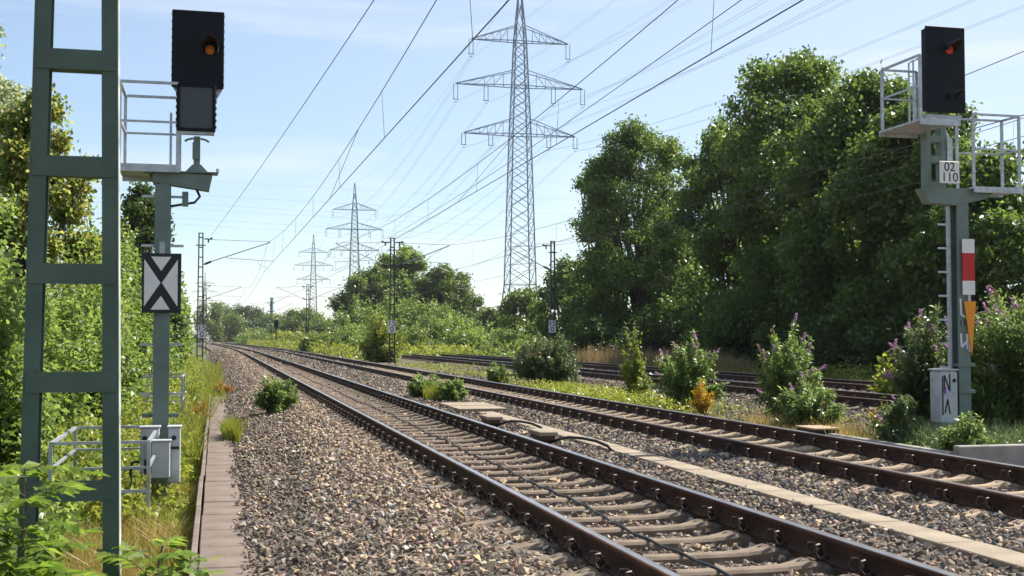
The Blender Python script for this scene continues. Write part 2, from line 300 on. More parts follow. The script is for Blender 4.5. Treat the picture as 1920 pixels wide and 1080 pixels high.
for k, x in enumerate(TR):
    t_ = thing('railway_track', TLAB[k], 'railway track', (x, 0, 0), 'parallel railway tracks')
    for s in (-1, 1): link('rail', rail_mesh(s*GA, 2.0 if k < 2 else 8.0, 470), t_)
    far = MB(); nclip = [44, 50, 0, 0][k]; nsl = [105, 105, 110, 110][k]
    sm = sleepA if k in (0, 2, 3) else sleepB; src = [tuple(v.co) for v in sm.vertices]; sf = [tuple(q.vertices) for q in sm.polygons]
    for i in range(nsl):
        y = Y0[k]+SPACING*i+random.uniform(-.012, .012)
        s_ = link('sleeper', sm, t_, None, (float(curve_dx(y)), y, random.uniform(-.004, .004)), (0, 0, random.uniform(-.006, .006)))
        if i < nclip:
            for rx in (-GA, GA):
                link('rail_clip', clipL, s_, None, (rx, 0, 0)); link('rail_clip', clipR, s_, None, (rx, 0, 0))
    nfar = 180 if k < 2 else 60
    for i in range(nsl, nsl+nfar):
        y = Y0[k]+SPACING*i; dx = float(curve_dx(y))
        far.box(dx, y, -.28, 2.5, .22, .155)
    tag(far.build('distant_sleepers', 'sleeper', t_), kind='stuff')
    if k < 2:
        fc = MB()
        for i in range(nclip, nsl+40):
            y = Y0[k]+SPACING*i; dx = float(curve_dx(y))
            for rx in (-GA, GA):
                for sx in (-1, 1): fc.box(rx+dx+sx*.115, y, -.125, .06, .11, .08)
        tag(fc.build('distant_rail_clips', 'clip', t_), kind='stuff')
    else:
        fc = MB()
        for i in range(nsl):
            y = Y0[k]+SPACING*i
            for rx in (-GA, GA):
                for sx in (-1, 1): fc.box(rx+float(curve_dx(y))+sx*.115, y, -.125, .06, .11, .08)
        tag(fc.build('rail_clips', 'clip', t_), kind='stuff')

# line cable lying in track 1
pts = []
for y in np.arange(4.5, 62, 0.3):
    w = 0.035*math.sin(y*1.9)+0.05*math.sin(y*0.53+1)+(0.16 if y > 18 else 0.16*max(0, (y-14)/4))
    pts.append((3.17+w*0.8, y, -0.185+0.012*math.sin(y*10.4)))
tag(MB().tube(pts, 0.011, 6).build('line_cable', 'rubber', smooth=True), 'black cable snaking between the rails of the nearest track', 'cable')

# ------------------------------------------------------------------ ballast stones (one scatter of crushed rock)
def ballast_stones():
    V, F, grp = [], [], []; NV = 14
    rr = random.Random(3)
    for g in range(NV):
        bm = bmesh.new()
        sx, sy, sz = rr.uniform(.75, 1.2), rr.uniform(.6, .95), rr.uniform(.45, .75)
        for _ in range(rr.choice((7, 8, 9))):
            d = Vector((rr.gauss(0, 1), rr.gauss(0, 1), rr.gauss(0, 1))).normalized()*rr.uniform(.8, 1.05); bm.verts.new((d.x*sx, d.y*sy, d.z*sz))
        h = bmesh.ops.convex_hull(bm, input=bm.verts); bmesh.ops.delete(bm, geom=[e_ for e_ in h['geom_interior'] if isinstance(e_, bmesh.types.BMVert)], context='VERTS')
        bm.verts.ensure_lookup_table(); bm.verts.index_update(); base = len(V)
        V += [tuple(v.co*0.5) for v in bm.verts]; F += [tuple(base+v.index for v in f.verts) for f in bm.faces]; grp += [g]*len(bm.verts); bm.free()
    P = []
    def zone(y0, y1, x0, x1, dens, sc):
        n_ = int((y1-y0)*(x1-x0)*dens); P.append(np.stack([rng.uniform(x0, x1, n_), rng.uniform(y0, y1, n_), np.full(n_, sc)], 1))
    zone(5.5, 13, 0.12, 9.7, 520, 1.0); zone(13, 20, 0.12, 10.2, 440, 1.02); zone(20, 32, 0.12, 9.8, 260, 1.1); zone(32, 60, 0.12, 9.8, 140, 1.3); zone(60, 100, 0.12, 9.6, 60, 1.7); zone(100, 170, -.8, 9.4, 22, 2.4)
    zone(14, 60, 9.8, 13, 110, 1.4); zone(22, 70, 12.9, 20.4, 50, 1.6)
    P = np.concatenate(P); x, y, sc = P.T
    d = np.stack([x*CT-y*ST, x*ST+y*CT], 1); u = d[:, 0]/d[:, 1]
    keep = (np.abs(u) < 0.50)
    xl = x-curve_dx(y)
    z = zbed(x, y)+0.014*np.sin(x*5.1+y*3.3)*np.sin(y*1.9-x*2.2)
    size = rng.uniform(.040, .082, len(x))*sc*np.where(rng.random(len(x)) < .08, 1.35, 1)
    for k, tx in enumerate(TR):
        a = np.abs(xl-tx); ph = np.abs((y-Y0[k]+SPACING/2) % SPACING-SPACING/2)
        on = (ph < np.where(a < .8, .15, .13)) & (a < 1.31); outer = (a > np.where((k == 0) & (xl < tx), 1.10, .99))
        keep &= ~(on & ~outer)
        keep &= ~(on & outer & (rng.random(len(x)) < .4) & (a < 1.2))
        keep &= ~((np.abs(a-GA) < .078))
    keep &= ~((xl > 5.06) & (xl < 5.34) & (y < 24.3) & (rng.random(len(x)) < .996)); keep &= ~((xl > 4.78) & (xl < 5.7) & (y > 24) & (y < 26.6))
    keep &= ~((np.abs(xl-4.53) < .2) & ((np.abs(y-16.95) < .42) | (np.abs(y-20.35) < .42)))
    keep &= (xl > 0.265+0.05*np.sin(y*2.1)*np.sin(y*0.7)-0.09*(rng.random(len(x)) < .25)*(rng.random(len(x)))) | (y > 34)
    keep &= ~((x > 9.3) & (x < 12.5) & (y > 14.1) & (y < 18))
    x, y, z, size, xl, sc = [q[keep] for q in (x, y, z, size, xl, sc)]
    n_ = len(x); lift = rng.uniform(-.2, .55, n_)*size; z = np.where((xl < .27) & (y < 34), -.385, z)+lift
    # colour: fresh tan stone near the sleepers, brown-grey on the shoulder, darker blue-grey between the tracks
    tanp = np.interp(xl, [0, .7, 1.2, 1.7, 2.4, 4.3, 4.7, 5.3, 6.2, 9, 12], [.08, .16, .42, .72, .6, .42, .34, .22, .24, .25, .15])
    tanp = tanp*np.interp(y, [5, 9, 22], [.85, 1.0, 1.1])
    pick = rng.random(n_); c = np.empty((n_, 4)); c[:, 3] = 1
    tan = np.array([.40, .315, .225]); yel = np.array([.44, .325, .19]); brn = np.array([.19, .153, .116]); gry = np.array([.15, .134, .118]); blu = np.array([.105, .103, .104]); pal = np.array([.38, .345, .30]); pnk = np.array([.30, .20, .165])
    r2 = rng.random((n_, 1))
    warm = np.where(r2 < .45, tan, np.where(r2 < .62, yel, np.where(r2 < .78, pal, pnk)))
    wblu = np.interp(xl, [0, 4, 5.2, 8, 9], [.03, .08, .34, .36, .15])[:, None]
    cool = np.where(r2 < wblu, blu, np.where(r2 < .72, brn, np.where(r2 < .95, gry, pnk)))
    c[:, :3] = np.where((pick < tanp)[:, None], warm, cool)*rng.uniform(.90, 1.22, (n_, 1))
    nb = len(V); me = bpy.data.meshes.new('ballast_stones')
    allv = np.concatenate([np.array(V), np.stack([x, y, z], 1)]); me.from_pydata(allv.tolist(), [], F); me.materials.append(None)
    def attr(nm, ty, key, arr):
        a_ = me.attributes.new(nm, ty, 'POINT'); a_.data.foreach_set(key, np.ascontiguousarray(arr).ravel())
    pad = lambda arr, w: np.concatenate([np.zeros((nb, w)), arr.reshape(n_, w)]).astype(np.float32)
    attr('grp', 'INT', 'value', np.concatenate([np.array(grp), np.zeros(n_)]).astype(np.int32))
    attr('is_source', 'BOOLEAN', 'value', np.concatenate([np.ones(nb), np.zeros(n_)]).astype(bool))
    attr('pick', 'INT', 'value', np.concatenate([np.zeros(nb), rng.integers(0, NV, n_)]).astype(np.int32))
    rot = np.stack([rng.normal(0, .5, n_), rng.normal(0, .5, n_), rng.uniform(0, 6.283, n_)], 1)
    attr('rot', 'FLOAT_VECTOR', 'vector', pad(rot, 3)); attr('size', 'FLOAT', 'value', pad(size, 1)); attr('col', 'FLOAT_COLOR', 'color', pad(c, 4))
    m = bpy.data.materials.new('crushed_rock'); m.use_nodes = True; nn, ll = m.node_tree.nodes, m.node_tree.links; pb = nn['Principled BSDF']
    pb.inputs['Roughness'].default_value = .9; pb.inputs['Specular IOR Level'].default_value = .2
    at_ = nn.new('ShaderNodeAttribute'); at_.attribute_type = 'INSTANCER'; at_.attribute_name = 'col'
    tz = nn.new('ShaderNodeTexNoise'); tz.inputs['Scale'].default_value = 3.0; tz.inputs['Detail'].default_value = 6; tcn = nn.new('ShaderNodeTexCoord'); ll.new(tcn.outputs['Object'], tz.inputs['Vector'])
    mr = nn.new('ShaderNodeMapRange'); mr.inputs['To Min'].default_value = .6; mr.inputs['To Max'].default_value = 1.4; ll.new(tz.outputs['Fac'], mr.inputs['Value'])
    mu = nn.new('ShaderNodeVectorMath'); mu.operation = 'SCALE'; ll.new(at_.outputs['Color'], mu.inputs[0]); ll.new(mr.outputs['Result'], mu.inputs['Scale']); ll.new(mu.outputs['Vector'], pb.inputs['Base Color'])
    me.materials[0] = m; M['stone'] = m
    o = tag(link('ballast_stones', me), 'loose crushed grey and tan ballast stones around the tracks', 'ballast', kind='stuff')
    ng = bpy.data.node_groups.new('scatter_stones', 'GeometryNodeTree'); ng.interface.new_socket('Geometry', in_out='INPUT', socket_type='NodeSocketGeometry'); ng.interface.new_socket('Geometry', in_out='OUTPUT', socket_type='NodeSocketGeometry')
    N, L = ng.nodes, ng.links; gi, go = N.new('NodeGroupInput'), N.new('NodeGroupOutput')
    def na(nm, ty):
        q = N.new('GeometryNodeInputNamedAttribute'); q.data_type = ty; q.inputs['Name'].default_value = nm; return q.outputs['Attribute']
    sep = N.new('GeometryNodeSeparateGeometry'); sep.domain = 'POINT'; L.new(gi.outputs[0], sep.inputs['Geometry']); L.new(na('is_source', 'BOOLEAN'), sep.inputs['Selection'])
    spl = N.new('GeometryNodeSplitToInstances'); spl.domain = 'POINT'; L.new(sep.outputs['Selection'], spl.inputs['Geometry']); L.new(na('grp', 'INT'), spl.inputs['Group ID'])
    iop = N.new('GeometryNodeInstanceOnPoints'); L.new(sep.outputs['Inverted'], iop.inputs['Points']); L.new(spl.outputs['Instances'], iop.inputs['Instance'])
    iop.inputs['Pick Instance'].default_value = True; L.new(na('pick', 'INT'), iop.inputs['Instance Index'])
    e2r = N.new('FunctionNodeEulerToRotation'); L.new(na('rot', 'FLOAT_VECTOR'), e2r.inputs[0]); L.new(e2r.outputs[0], iop.inputs['Rotation'])
    L.new(na('size', 'FLOAT'), iop.inputs['Scale']); L.new(iop.outputs['Instances'], go.inputs[0])
    md = o.modifiers.new('scatter', 'NODES'); md.node_group = ng
    print('stones', n_)
ballast_stones()

# ------------------------------------------------------------------ cable troughs, pedestals, walls
t_ = thing('cable_trough', 'brown concrete cable trough with slab lids beside the ballast slope', 'cable trough', (0, 0, -0.66))
slab = MB().box(0, 0, 0, .372, .93, .075, bev=.008).mesh('lid_slab', 'conc')
for i in range(34):
    y = 5.2+.945*i
    link('lid_slab', slab, t_, None, (.075+random.uniform(-.006, .006), y, .2225+random.uniform(-.004, .006)), (random.uniform(-.004, .004), random.uniform(-.008, .008), random.uniform(-.006, .006)))
for i in range(12):
    MB().box(0, 0, 0, .05, 2.80, .34, bev=.006).build('trough_wall', 'conc', t_, (-.152+random.uniform(-.008, .008), 5.9+2.835*i, .09))
MB().box(0, 0, 0, .35, 33, .17).build('trough_body', 'concw', t_, (.08, 20.9, .085))
t_ = thing('cable_trough', 'pale straight cable trough between the two nearest tracks', 'cable trough', (5.2, 0, -0.335))
slab2 = MB().box(0, 0, 0, .32, .985, .07, bev=.007).mesh('lid_slab', 'concl')
for i in range(19):
    y = 5.4+1.0*i
    link('lid_slab', slab2, t_, None, (random.uniform(-.006, .006), y, .145+random.uniform(-.003, .003)), (0, random.uniform(-.008, .008), random.uniform(-.005, .005)))
MB().box(0, 0, 0, .29, 19.5, .1).build('trough_body', 'concw', t_, (0, 14.6, .06))
t_ = thing('manhole_cover', 'flat pale concrete cover plates at the end of the trough near the small bushes', 'manhole cover', (5.22, 25.3, -0.3))
for i in range(2): MB().box(0, 0, 0, .98, 1.12, .07, bev=.008).build('cover_plate', 'concl', t_, (.0, -.57+1.14*i, .155+.008*i))
MB().box(0, 0, 0, .9, 2.1, .1).build('frame', 'concw', t_, (0, 0, .06))
for i, (px, py) in enumerate([(4.53, 20.35), (4.53, 16.95)]):
    t_ = thing('cable_pedestal', ['stepped concrete block with cable nearer the flat cover plates', 'stepped concrete block with cable farther from the flat cover plates'][i], 'concrete block', (px, py, -0.25), 'cable blocks beside the nearest track')
    MB().box(0, 0, .215, .27, .66, .06, bev=.01).build('cap', 'concl', t_)
    MB().box(0, 0, .155, .22, .56, .06, bev=.008).build('collar', 'woodd', t_)
    MB().box(0, 0, .06, .17, .46, .13, bev=.01).build('base', 'woodd', t_)
    MB().tube([(.04, -.24, .08), (.10, -.36, .13), (.20, -.62, .19), (.30, -.95, .2), (.40, -1.25, .185), (.48, -1.5, .14), (.52, -1.65, .07)], .021, 7).build('black_cable', 'rubber', t_, smooth=True)
t_ = thing('cable_box', 'low dark box with a wooden lid beside the far rail of the second track', 'cable box', (9.35, 18.0, -0.30))
MB().box(0, 0, .08, .42, .62, .16, bev=.01).build('body', 'ink', t_); MB().box(0, 0, .175, .46, .68, .03, bev=.006).build('lid', 'wood', t_)
t_ = thing('retaining_wall', 'low concrete wall around the foot of the signal with the red and white plate', 'low wall', (9.4, 14.3, -0.55))
MB().box(1.6, 0, .225, 3.2, .14, .45, bev=.012).build('front_wall', 'concw', t_); MB().box(-.002, 1.85, .18, .13, 3.5, .36, bev=.012).build('side_wall', 'concw', t_)

# ------------------------------------------------------------------ catenary masts
def crossbar_z(i): return -0.281+0.66*i
def make_mast(name, label, loc, h, wb, wt, m, near=False, sides=(), group='overhead line masts', tw=.05):
    t_ = thing(name, label, 'mast', loc, group); z0 = -loc[2]
    H = h+z0; legw = .095 if near else .075; dep = .16 if near else .13
    for s in (-1, 1):
        b_, tp = s*wb/2, s*wt/2; mb = MB()
        mb.poly([(b_, -dep/2, 0), (b_, dep/2, 0), (b_-s*.014, dep/2, 0), (b_-s*.014, -dep/2, 0)], (tp-b_, 0, H))
        for q in (-1, 1):
            yq = q*(dep/2-.006)
            mb.poly([(b_-s*.0145, yq-.0058, 0), (b_-s*legw, yq-.0058, 0), (b_-s*legw, yq+.0058, 0), (b_-s*.0145, yq+.0058, 0)], (tp-b_, 0, H))
        lg = mb.build('leg', m, t_)
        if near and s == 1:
            em = MB(); em.poly([(b_+.003, -dep/2+.01, 0), (b_+.003, dep/2-.01, 0), (b_+.001, dep/2-.01, 0), (b_+.001, -dep/2+.01, 0)], (tp-b_, 0, H)); em.build('sunlit_strip', 'edge', lg)  # thin pale strip: sun highlight on the leg's right side, put in as colour
    z = .30 if not near else crossbar_z(0)+z0
    step = .66 if near else .60
    while z < H-.1:
        f = z/H; w = (wb+(wt-wb)*f)-.03; mb = MB()
        mb.box(0, -dep/2-.004, z, w-.0, .012, .125 if near else .07); mb.box(0, .0, z-.05 if near else z, w-.03, dep-.03, .012)
        mb.build('crossbar', m, t_); z += step
    MB().box(0, 0, H+.02, wt+.03, dep+.03, .05).build('head_plate', m, t_)
    if near: MB().box(0, 0, .03, wb+.2, .4, .06, bev=.01).build('base_plate', m, t_)
    else: MB().box(0, 0, .0, wb+.25, .5, .3, bev=.02).build('foundation', 'concw', t_)
    for s, reach in sides:                      # cantilever towards a track at horizontal distance reach
        zz = lambda q: q+z0
        e0 = s*(wt/2+.03)
        c = MB().tube([(e0+s*.45, 0, zz(5.95)), (s*reach, 0, zz(7.18))], .032, 6).build('cantilever', 'galv', t_)
        MB().tube([(e0, 0, zz(5.76)), (e0+s*.12, 0, zz(5.81)), (e0+s*.13, 0, zz(5.815)), (e0+s*.45, 0, zz(5.95))], [.05, .05, .075, .06], 8).build('insulator', 'insul', c)
        MB().tube([(s*reach*.36, 0, zz(6.18)), (s*(reach+.1), 0, zz(6.02))], .020, 6).build('registration_arm', 'galv', c)
        MB().tube([(s*(reach-.75), 0, zz(6.02)), (s*(reach-.7), 0, zz(5.82)), (s*reach, 0, zz(5.5))], .014, 5).build('steady_arm', 'galv', c)
        MB().tube([(e0, 0, zz(7.3)), (s*reach, 0, zz(7.22))], .012, 4).build('stay_wire', 'wire', c)
        br = MB(); br.box(s*(wt/2+.28), 0, zz(7.33), .5, .06, .05); br.tube([(s*(wt/2+.3), 0, zz(7.31)), (s*(wt/2+.3), 0, zz(7.1))], .05, 7); br.box(s*(wt/2+.48), 0, zz(7.36), .12, .09, .1); br.build('top_bracket', 'insul', t_)
    if not near: MB().box(0, 0, zz_h(h)+z0, wt+.28, .1, .06).build('collar', m, t_)
    return t_
def zz_h(h): return h-.72
LX, MX, RX = -0.94, 10.78, 21.4
make_mast('catenary_mast', 'green steel ladder-like mast close to the camera beside the leafy bank', (-0.855, 8.0, -0.68), 7.6, .602, .36, 'mast', True, ((1, 3.9),))
for i, y in enumerate((77, 146, 215)):
    d = float(curve_dx(y))
    make_mast('catenary_mast', ['green lattice mast with number plate at the edge of the leafy bank', 'slim distant mast close to the leafy bank, second along it', 'tiny far mast beside the leafy bank, last along it'][i], (LX+d, y, -0.7), 7.65, .42, .30, 'mast' if i == 0 else 'mast_far', False, ((1, 4.15),))
for i, y in enumerate((77, 146, 215)):
    d = float(curve_dx(y))
    make_mast('catenary_mast', ['dark lattice mast with number plate standing between second and third track', 'dark distant mast with two arms in front of the far pylons', 'tiny far mast with two arms near the distant signal'][i], (MX+d, y, -0.5), 7.55, .42, .30, 'mast_far', False, ((-1, 3.55), (1, 3.65)))
make_mast('catenary_mast', 'dark mast with number plate in front of the tall trees beyond the tracks', (RX, 77.5, -0.6), 7.6, .40, .30, 'mast_far', False, ((-1, 2.95),))

def km_sign(label, x, y, z):
    t_ = thing('kilometre_sign', label, 'sign', (x, y, z), 'number plates on the masts')
    MB().box(0, 0, 0, .52, .02, .86, bev=.006).build('plate', 'white', t_)
    b_ = MB()
    for s in (-1, 1): b_.box(s*.252, -.012, 0, .016, .006, .86); b_.box(0, -.013, s*.422, .488, .006, .016)
    b_.build('border', 'ink', t_)
    link('lettering', text_mesh('15', .50, 'ink'), t_, None, (0, -.016, .19), (math.pi/2, 0, 0))
    link('lettering', text_mesh('0', .50, 'ink'), t_, None, (0, -.016, -.2), (math.pi/2, 0, 0))
x, y = at(379, 75); km_sign('white plate reading 15 0 on the mast by the leafy bank', x, 76.75, hz(621, 75))
x, y = at(738.5, 77); km_sign('white plate reading 15 0 on the mast between the tracks', 10.72, 76.75, hz(612, 77.5))
km_sign('white plate reading 15 0 on the mast in front of the tall trees', 21.28, 77.2, hz(612, 80.5))

# ------------------------------------------------------------------ overhead wires
def wire(name, pts, r, parent=None, m='wire', n=5): return MB().tube(pts, r, n).build(name, m, parent, smooth=True)
SUP = [-61, 8, 77, 146, 215, 284]
OL = ['overhead contact line above the nearest track', 'overhead contact line above the second track', 'overhead contact line above the third track', 'overhead contact line above the track by the tall trees']
for k, tx in enumerate(TR):
    t_ = thing('overhead_line', OL[k], 'overhead line', (tx, 0, 5.4), 'overhead contact lines')
    sg = [(.3 if (i+k) % 2 else -.3) for i in range(len(SUP))]
    def mz(y):
        i = min(max(np.searchsorted(SUP, y)-1, 0), len(SUP)-2); q = (y-SUP[i])/(SUP[i+1]-SUP[i]); return 7.2-1.0*4*q*(1-q)
    def mxx(y): return float(np.interp(y, SUP, sg))+float(curve_dx(y))
    ys = np.arange(-20, 285, 3.0)
    wire('contact_wire', [(mxx(y), y, .07) for y in ys], .010, t_)
    wire('messenger_wire', [(mxx(y)*.6, y, mz(y)-5.4) for y in ys], .0085, t_)
    for y in np.concatenate([np.arange(-9.4, 76, 8.7), np.arange(80, 214, 11.3)]):
        x1, x2, zt_ = mxx(y), mxx(y)*.6, mz(y)-5.4
        if zt_ > .2: wire('dropper', [(x2, y, zt_), (x1, y, .07)], .0045, t_, n=4)
    if k < 2: wire('anchor_stay', [(mxx(29.5)*.6, 29.5, mz(29.5)-5.4), (mxx(37), 37, .08)], .007, t_, n=4)
def sagw(a, b_, sag, n_=24):
    return [(a[0]+(b_[0]-a[0])*q, a[1]+(b_[1]-a[1])*q, a[2]+(b_[2]-a[2])*q-sag*4*q*(1-q)) for q in np.linspace(0, 1, n_)]
tag(wire('feeder_wire', sagw((-.35, 77, 7.55), (4.55, -12, 7.75), .35), .009), 'single feeder wire crossing from the mast by the leafy bank', 'wire')
tag(wire('feeder_wire', sagw((10.5, 77, 7.6), (8.4, -8, 7.9), .5), .009), 'single feeder wire running to the mast between the tracks', 'wire')
tag(wire('feeder_wire', sagw((21.2, 77.5, 7.3), (22.4, 5, 7.6), .6), .010), 'feeder wire passing in front of the tall trees', 'wire')

# ------------------------------------------------------------------ high-voltage pylons
LD = np.array([63.0, -267.0]); LD /= np.linalg.norm(LD)
ldx, ldy = cw(*LD); ARM = Vector((-ldy, ldx, 0)).normalized()
if ARM.x < 0: ARM = -ARM
ARMZ = math.atan2(ARM.y, ARM.x)
LEV = [(37.6, 10.0, 3.5, 2.0, (.52, 1)), (46.1, 11.4, 2.7, 2.7, (.53, 1)), (54.0, 8.7, 1.9, 2.6, (1,))]
PH = 65.0
def pylon(label, D, u, sc=1.0, detail=True):
    x, y = at(u, D); t_ = thing('power_pylon', label, 'pylon', (x, y, -1.0), 'high-voltage lattice pylons', ARMZ); th = .11 if D < 300 else .15
    def w(z): return np.interp(z, [0, 11.5, 37.6, 46.1, 54, PH], [3.45, 2.3, 1.6, 1.25, .95, .06])*sc
    zs = [0, 5.5, 11.5]; z = 11.5
    while z < 54: z += max(1.7, w(z)*1.25); zs.append(z)
    zs = [q for q in zs if q < 53.5]+[54.0, 57.5, 61, PH]
    for a, b_ in ((-1, -1), (1, -1), (1, 1), (-1, 1)):
        mb = MB()
        for i in range(len(zs)-1):
            mb.bar((a*w(zs[i]), b_*w(zs[i]), zs[i]*sc), (a*w(zs[i+1]), b_*w(zs[i+1]), zs[i+1]*sc), th*1.7)
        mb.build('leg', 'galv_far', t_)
    mb = MB()
    for i in range(len(zs)-1):
        A, B, z0, z1 = w(zs[i]), w(zs[i+1]), zs[i]*sc, zs[i+1]*sc
        for (a, b_), (c, d) in (((-1, -1), (1, -1)), ((1, -1), (1, 1)), ((1, 1), (-1, 1)), ((-1, 1), (-1, -1))):
            mb.bar((a*A, b_*A, z0), (c*B, d*B, z1), th*.8); mb.bar((c*A, d*A, z0), (a*B, b_*B, z1), th*.8)
            if i in (1, 2) or zs[i] in (54.0,): mb.bar((a*A, b_*A, z0), (c*A, d*A, z0), th)
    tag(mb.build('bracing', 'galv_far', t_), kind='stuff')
    for z, half, bw, il, fr in LEV:
        z, half = z*sc, half*sc; a_ = MB(); wb = w(z/sc); up = 2.7*sc
        for s in (-1, 1):
            for q in (-1, 1):
                a_.bar((s*wb, q*wb, z), (s*half, 0, z), th*1.2); a_.bar((s*wb*.9, q*wb*.9, z+up), (s*half, 0, z+.1), th)
            for j in range(1, 6):
                f0, f1 = j/6, (j+.5)/6
                xx = wb+(half-wb)*f0; yy = wb*(1-f0); a_.bar((s*xx, -yy, z), (s*xx, yy, z), th*.7)
                a_.bar((s*xx, 0, z), (s*xx, 0, z+up*(1-f0)), th*.7)
                x2 = wb+(half-wb)*min(1, f0+1/6); a_.bar((s*xx, 0, z+up*(1-f0)), (s*x2, 0, z), th*.7)
        for q in (-1, 1): a_.bar((-wb, q*wb, z), (wb, q*wb, z), th*1.2)
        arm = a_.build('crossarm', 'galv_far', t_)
        for f in fr:
            for s in (-1, 1):
                i_ = MB()
                for o_ in (-.35, .35): i_.tube([(s*half*f+o_*sc, 0, z), (s*half*f+o_*sc, 0, z-il*sc)], .07*sc, 5)
                i_.bar((s*half*f-.5*sc, 0, z-il*sc), (s*half*f+.5*sc, 0, z-il*sc), .12*sc)
                i_.bar((s*half*f-.2*sc, 0, z-il*sc-.45*sc), (s*half*f+.2*sc, 0, z-il*sc-.45*sc), .1*sc); i_.build('insulator', 'galv_far', arm)
    return (x, y)
PY = [pylon('large lattice power pylon behind the tracks, the tallest in view', 213, 975), pylon('mid-distance lattice pylon left of the large one', 496, 664),
      pylon('small lattice pylon left of the mid-distance one', 690, 587, .93), pylon('faint tiny pylon just beside the mast at the leafy bank', 1050, 384, .9)]
P0 = cw(1.39+65.5, 213-283)
RUN = [(P0[0], P0[1], 1.0), (PY[0][0], PY[0][1], 1.0), (PY[1][0], PY[1][1], 1.0), (PY[2][0], PY[2][1], .93)]
nm_l = ['lowest', 'middle', 'top']
for li, (z, half, bw, il, fr) in enumerate(LEV):
    for f in fr:
        for s in (-1, 1):
            mb = MB()
            for o_ in ((-.2, .2) if True else (0,)):
                for i in range(3):
                    a, b_ = RUN[i], RUN[i+1]
                    A = (a[0]+ARM.x*(s*half*f+o_)*a[2], a[1]+ARM.y*(s*half*f+o_)*a[2], (z-il-.5)*a[2]-1); B = (b_[0]+ARM.x*(s*half*f+o_)*b_[2], b_[1]+ARM.y*(s*half*f+o_)*b_[2], (z-il-.5)*b_[2]-1)
                    mb.tube(sagw(A, B, 7.5 if i < 2 else 4), .012 if i == 0 else .019, 4)
            lab = 'high-voltage cable pair hung from the %s %s of the %s crossarm of the pylons' % ('left' if s < 0 else 'right', 'end' if f == 1 else 'half', nm_l[li])
            tag(mb.build('power_cable', 'hvwire'), lab, 'power cable', 'high-voltage cables of the pylon line')
mb = MB()
for i in range(3):
    a, b_ = RUN[i], RUN[i+1]; mb.tube(sagw((a[0], a[1], PH*a[2]-1), (b_[0], b_[1], PH*b_[2]-1), 6), .02, 4)
tag(mb.build('power_cable', 'hvwire'), 'single earth wire joining the tips of the lattice pylons', 'power cable', 'high-voltage cables of the pylon line')
for i, v0 in enumerate((329, 357, 374, 384, 403, 414)):
    xa, ya = at(-350, 300); xb, yb = at(1750, 440); za, zb_ = hz(v0-45, 300), hz(v0+62, 440)
    tag(MB().tube(sagw((xa, ya, za), (xb, yb, zb_), 3.0, 30), .022, 4).build('power_cable', 'hvwire'), 'thin cable crossing the sky behind the large pylon, %s from the top of six' % ('first', 'second', 'third', 'fourth', 'fifth', 'sixth')[i], 'power cable', 'cables crossing the sky')

# ------------------------------------------------------------------ signals
def cage(parent, x0, x1, y0, y1, z0, z1, name='platform', openside=None, posts=None, plate=True, m='galv'):
    if plate:
        pl = MB(); pl.box((x0+x1)/2, (y0+y1)/2, z0-.025, x1-x0+.06, y1-y0+.06, .03); pl.box((x0+x1)/2, y0-.04, z0-.05, x1-x0+.06, .018, .09); pl.box((x0+x1)/2, y1+.04, z0-.05, x1-x0+.06, .018, .09)
        pl = pl.build(name, m, parent)
    else: pl = parent
    for (x, y) in (posts or [(x0, y0), (x1, y0), (x0, y1), (x1, y1)]):
        MB().box(x, y, (z0+z1)/2, .036, .036, z1-z0).build('railing_post', m, pl)
    ed = {'front': ((x0, y0), (x1, y0)), 'back': ((x0, y1), (x1, y1)), 'left': ((x0, y0), (x0, y1)), 'right': ((x1, y0), (x1, y1))}
    for k_, (a, b_) in ed.items():
        if openside and k_ in openside: continue
        MB().bar((*a, z1), (*b_, z1), .034, .030).build('handrail', m, pl)
        MB().bar((*a, z0+(z1-z0)*.52), (*b_, z0+(z1-z0)*.52), .028, .024).build('mid_rail', m, pl)
    return pl
def hood(parent, x, y, z, r=.085, L=.26, m='hood', tilt=0.0):
    # half-round visor above a lamp, cut back towards its lower edge
    vs, fs = [], []; nseg = 12
    for i in range(nseg+1):
        a = math.radians(-25)+math.radians(230)*i/nseg; c, s_ = math.cos(a), math.sin(a); ln = L*(.35+.65*max(0, s_)**.8)
        for rr_ in (r, r-.008): vs += [(x+c*rr_, y, z+s_*rr_), (x+c*rr_*.95, y-ln, z+s_*rr_*.95-tilt*ln)]
    for i in range(nseg):
        a, b_ = i*4, i*4+4; fs += [(a, b_, b_+1, a+1), (a+2, a+3, b_+3, b_+2), (a+1, b_+1, b_+3, a+3), (a, a+2, b_+2, b_)]
    mb = MB(); mb.add(vs, fs); return mb.build('lamp_hood', m, parent)
def lens(parent, x, y, z, r, m):
    mb = MB(); vs = [(x, y-.03, z)]; k = 14
    for q, dy in ((.6, -.024), (1, 0)): vs += [(x+math.cos(6.2832*i/k)*r*q, y+dy, z+math.sin(6.2832*i/k)*r*q) for i in range(k)]
    fs = [(0, 1+i, 1+(i+1) % k) for i in range(k)]+[(1+i, 1+k+i, 1+k+(i+1) % k, 1+(i+1) % k) for i in range(k)]
    mb.add(vs, fs); return mb.build('lamp_lens', m, parent, smooth=True)
def backboard(parent, x, y, z0, z1, w, dep=.14):
    mb = MB(); mb.box(x, y, (z0+z1)/2, w, .03, z1-z0, bev=.008); mb.box(x, y+dep/2+.016, (z0+z1)/2, w-.06, dep, z1-z0-.06)
    o = mb.build('signal_board', 'black', parent)
    e_ = MB()
    for s in (-1, 1):
        for i in range(10): e_.box(x+s*(w/2+.003), y+.012, z0+.05+(z1-z0-.1)*i/9, .006, .024, .016)
    e_.build('edge_clips', 'hood', o); return o

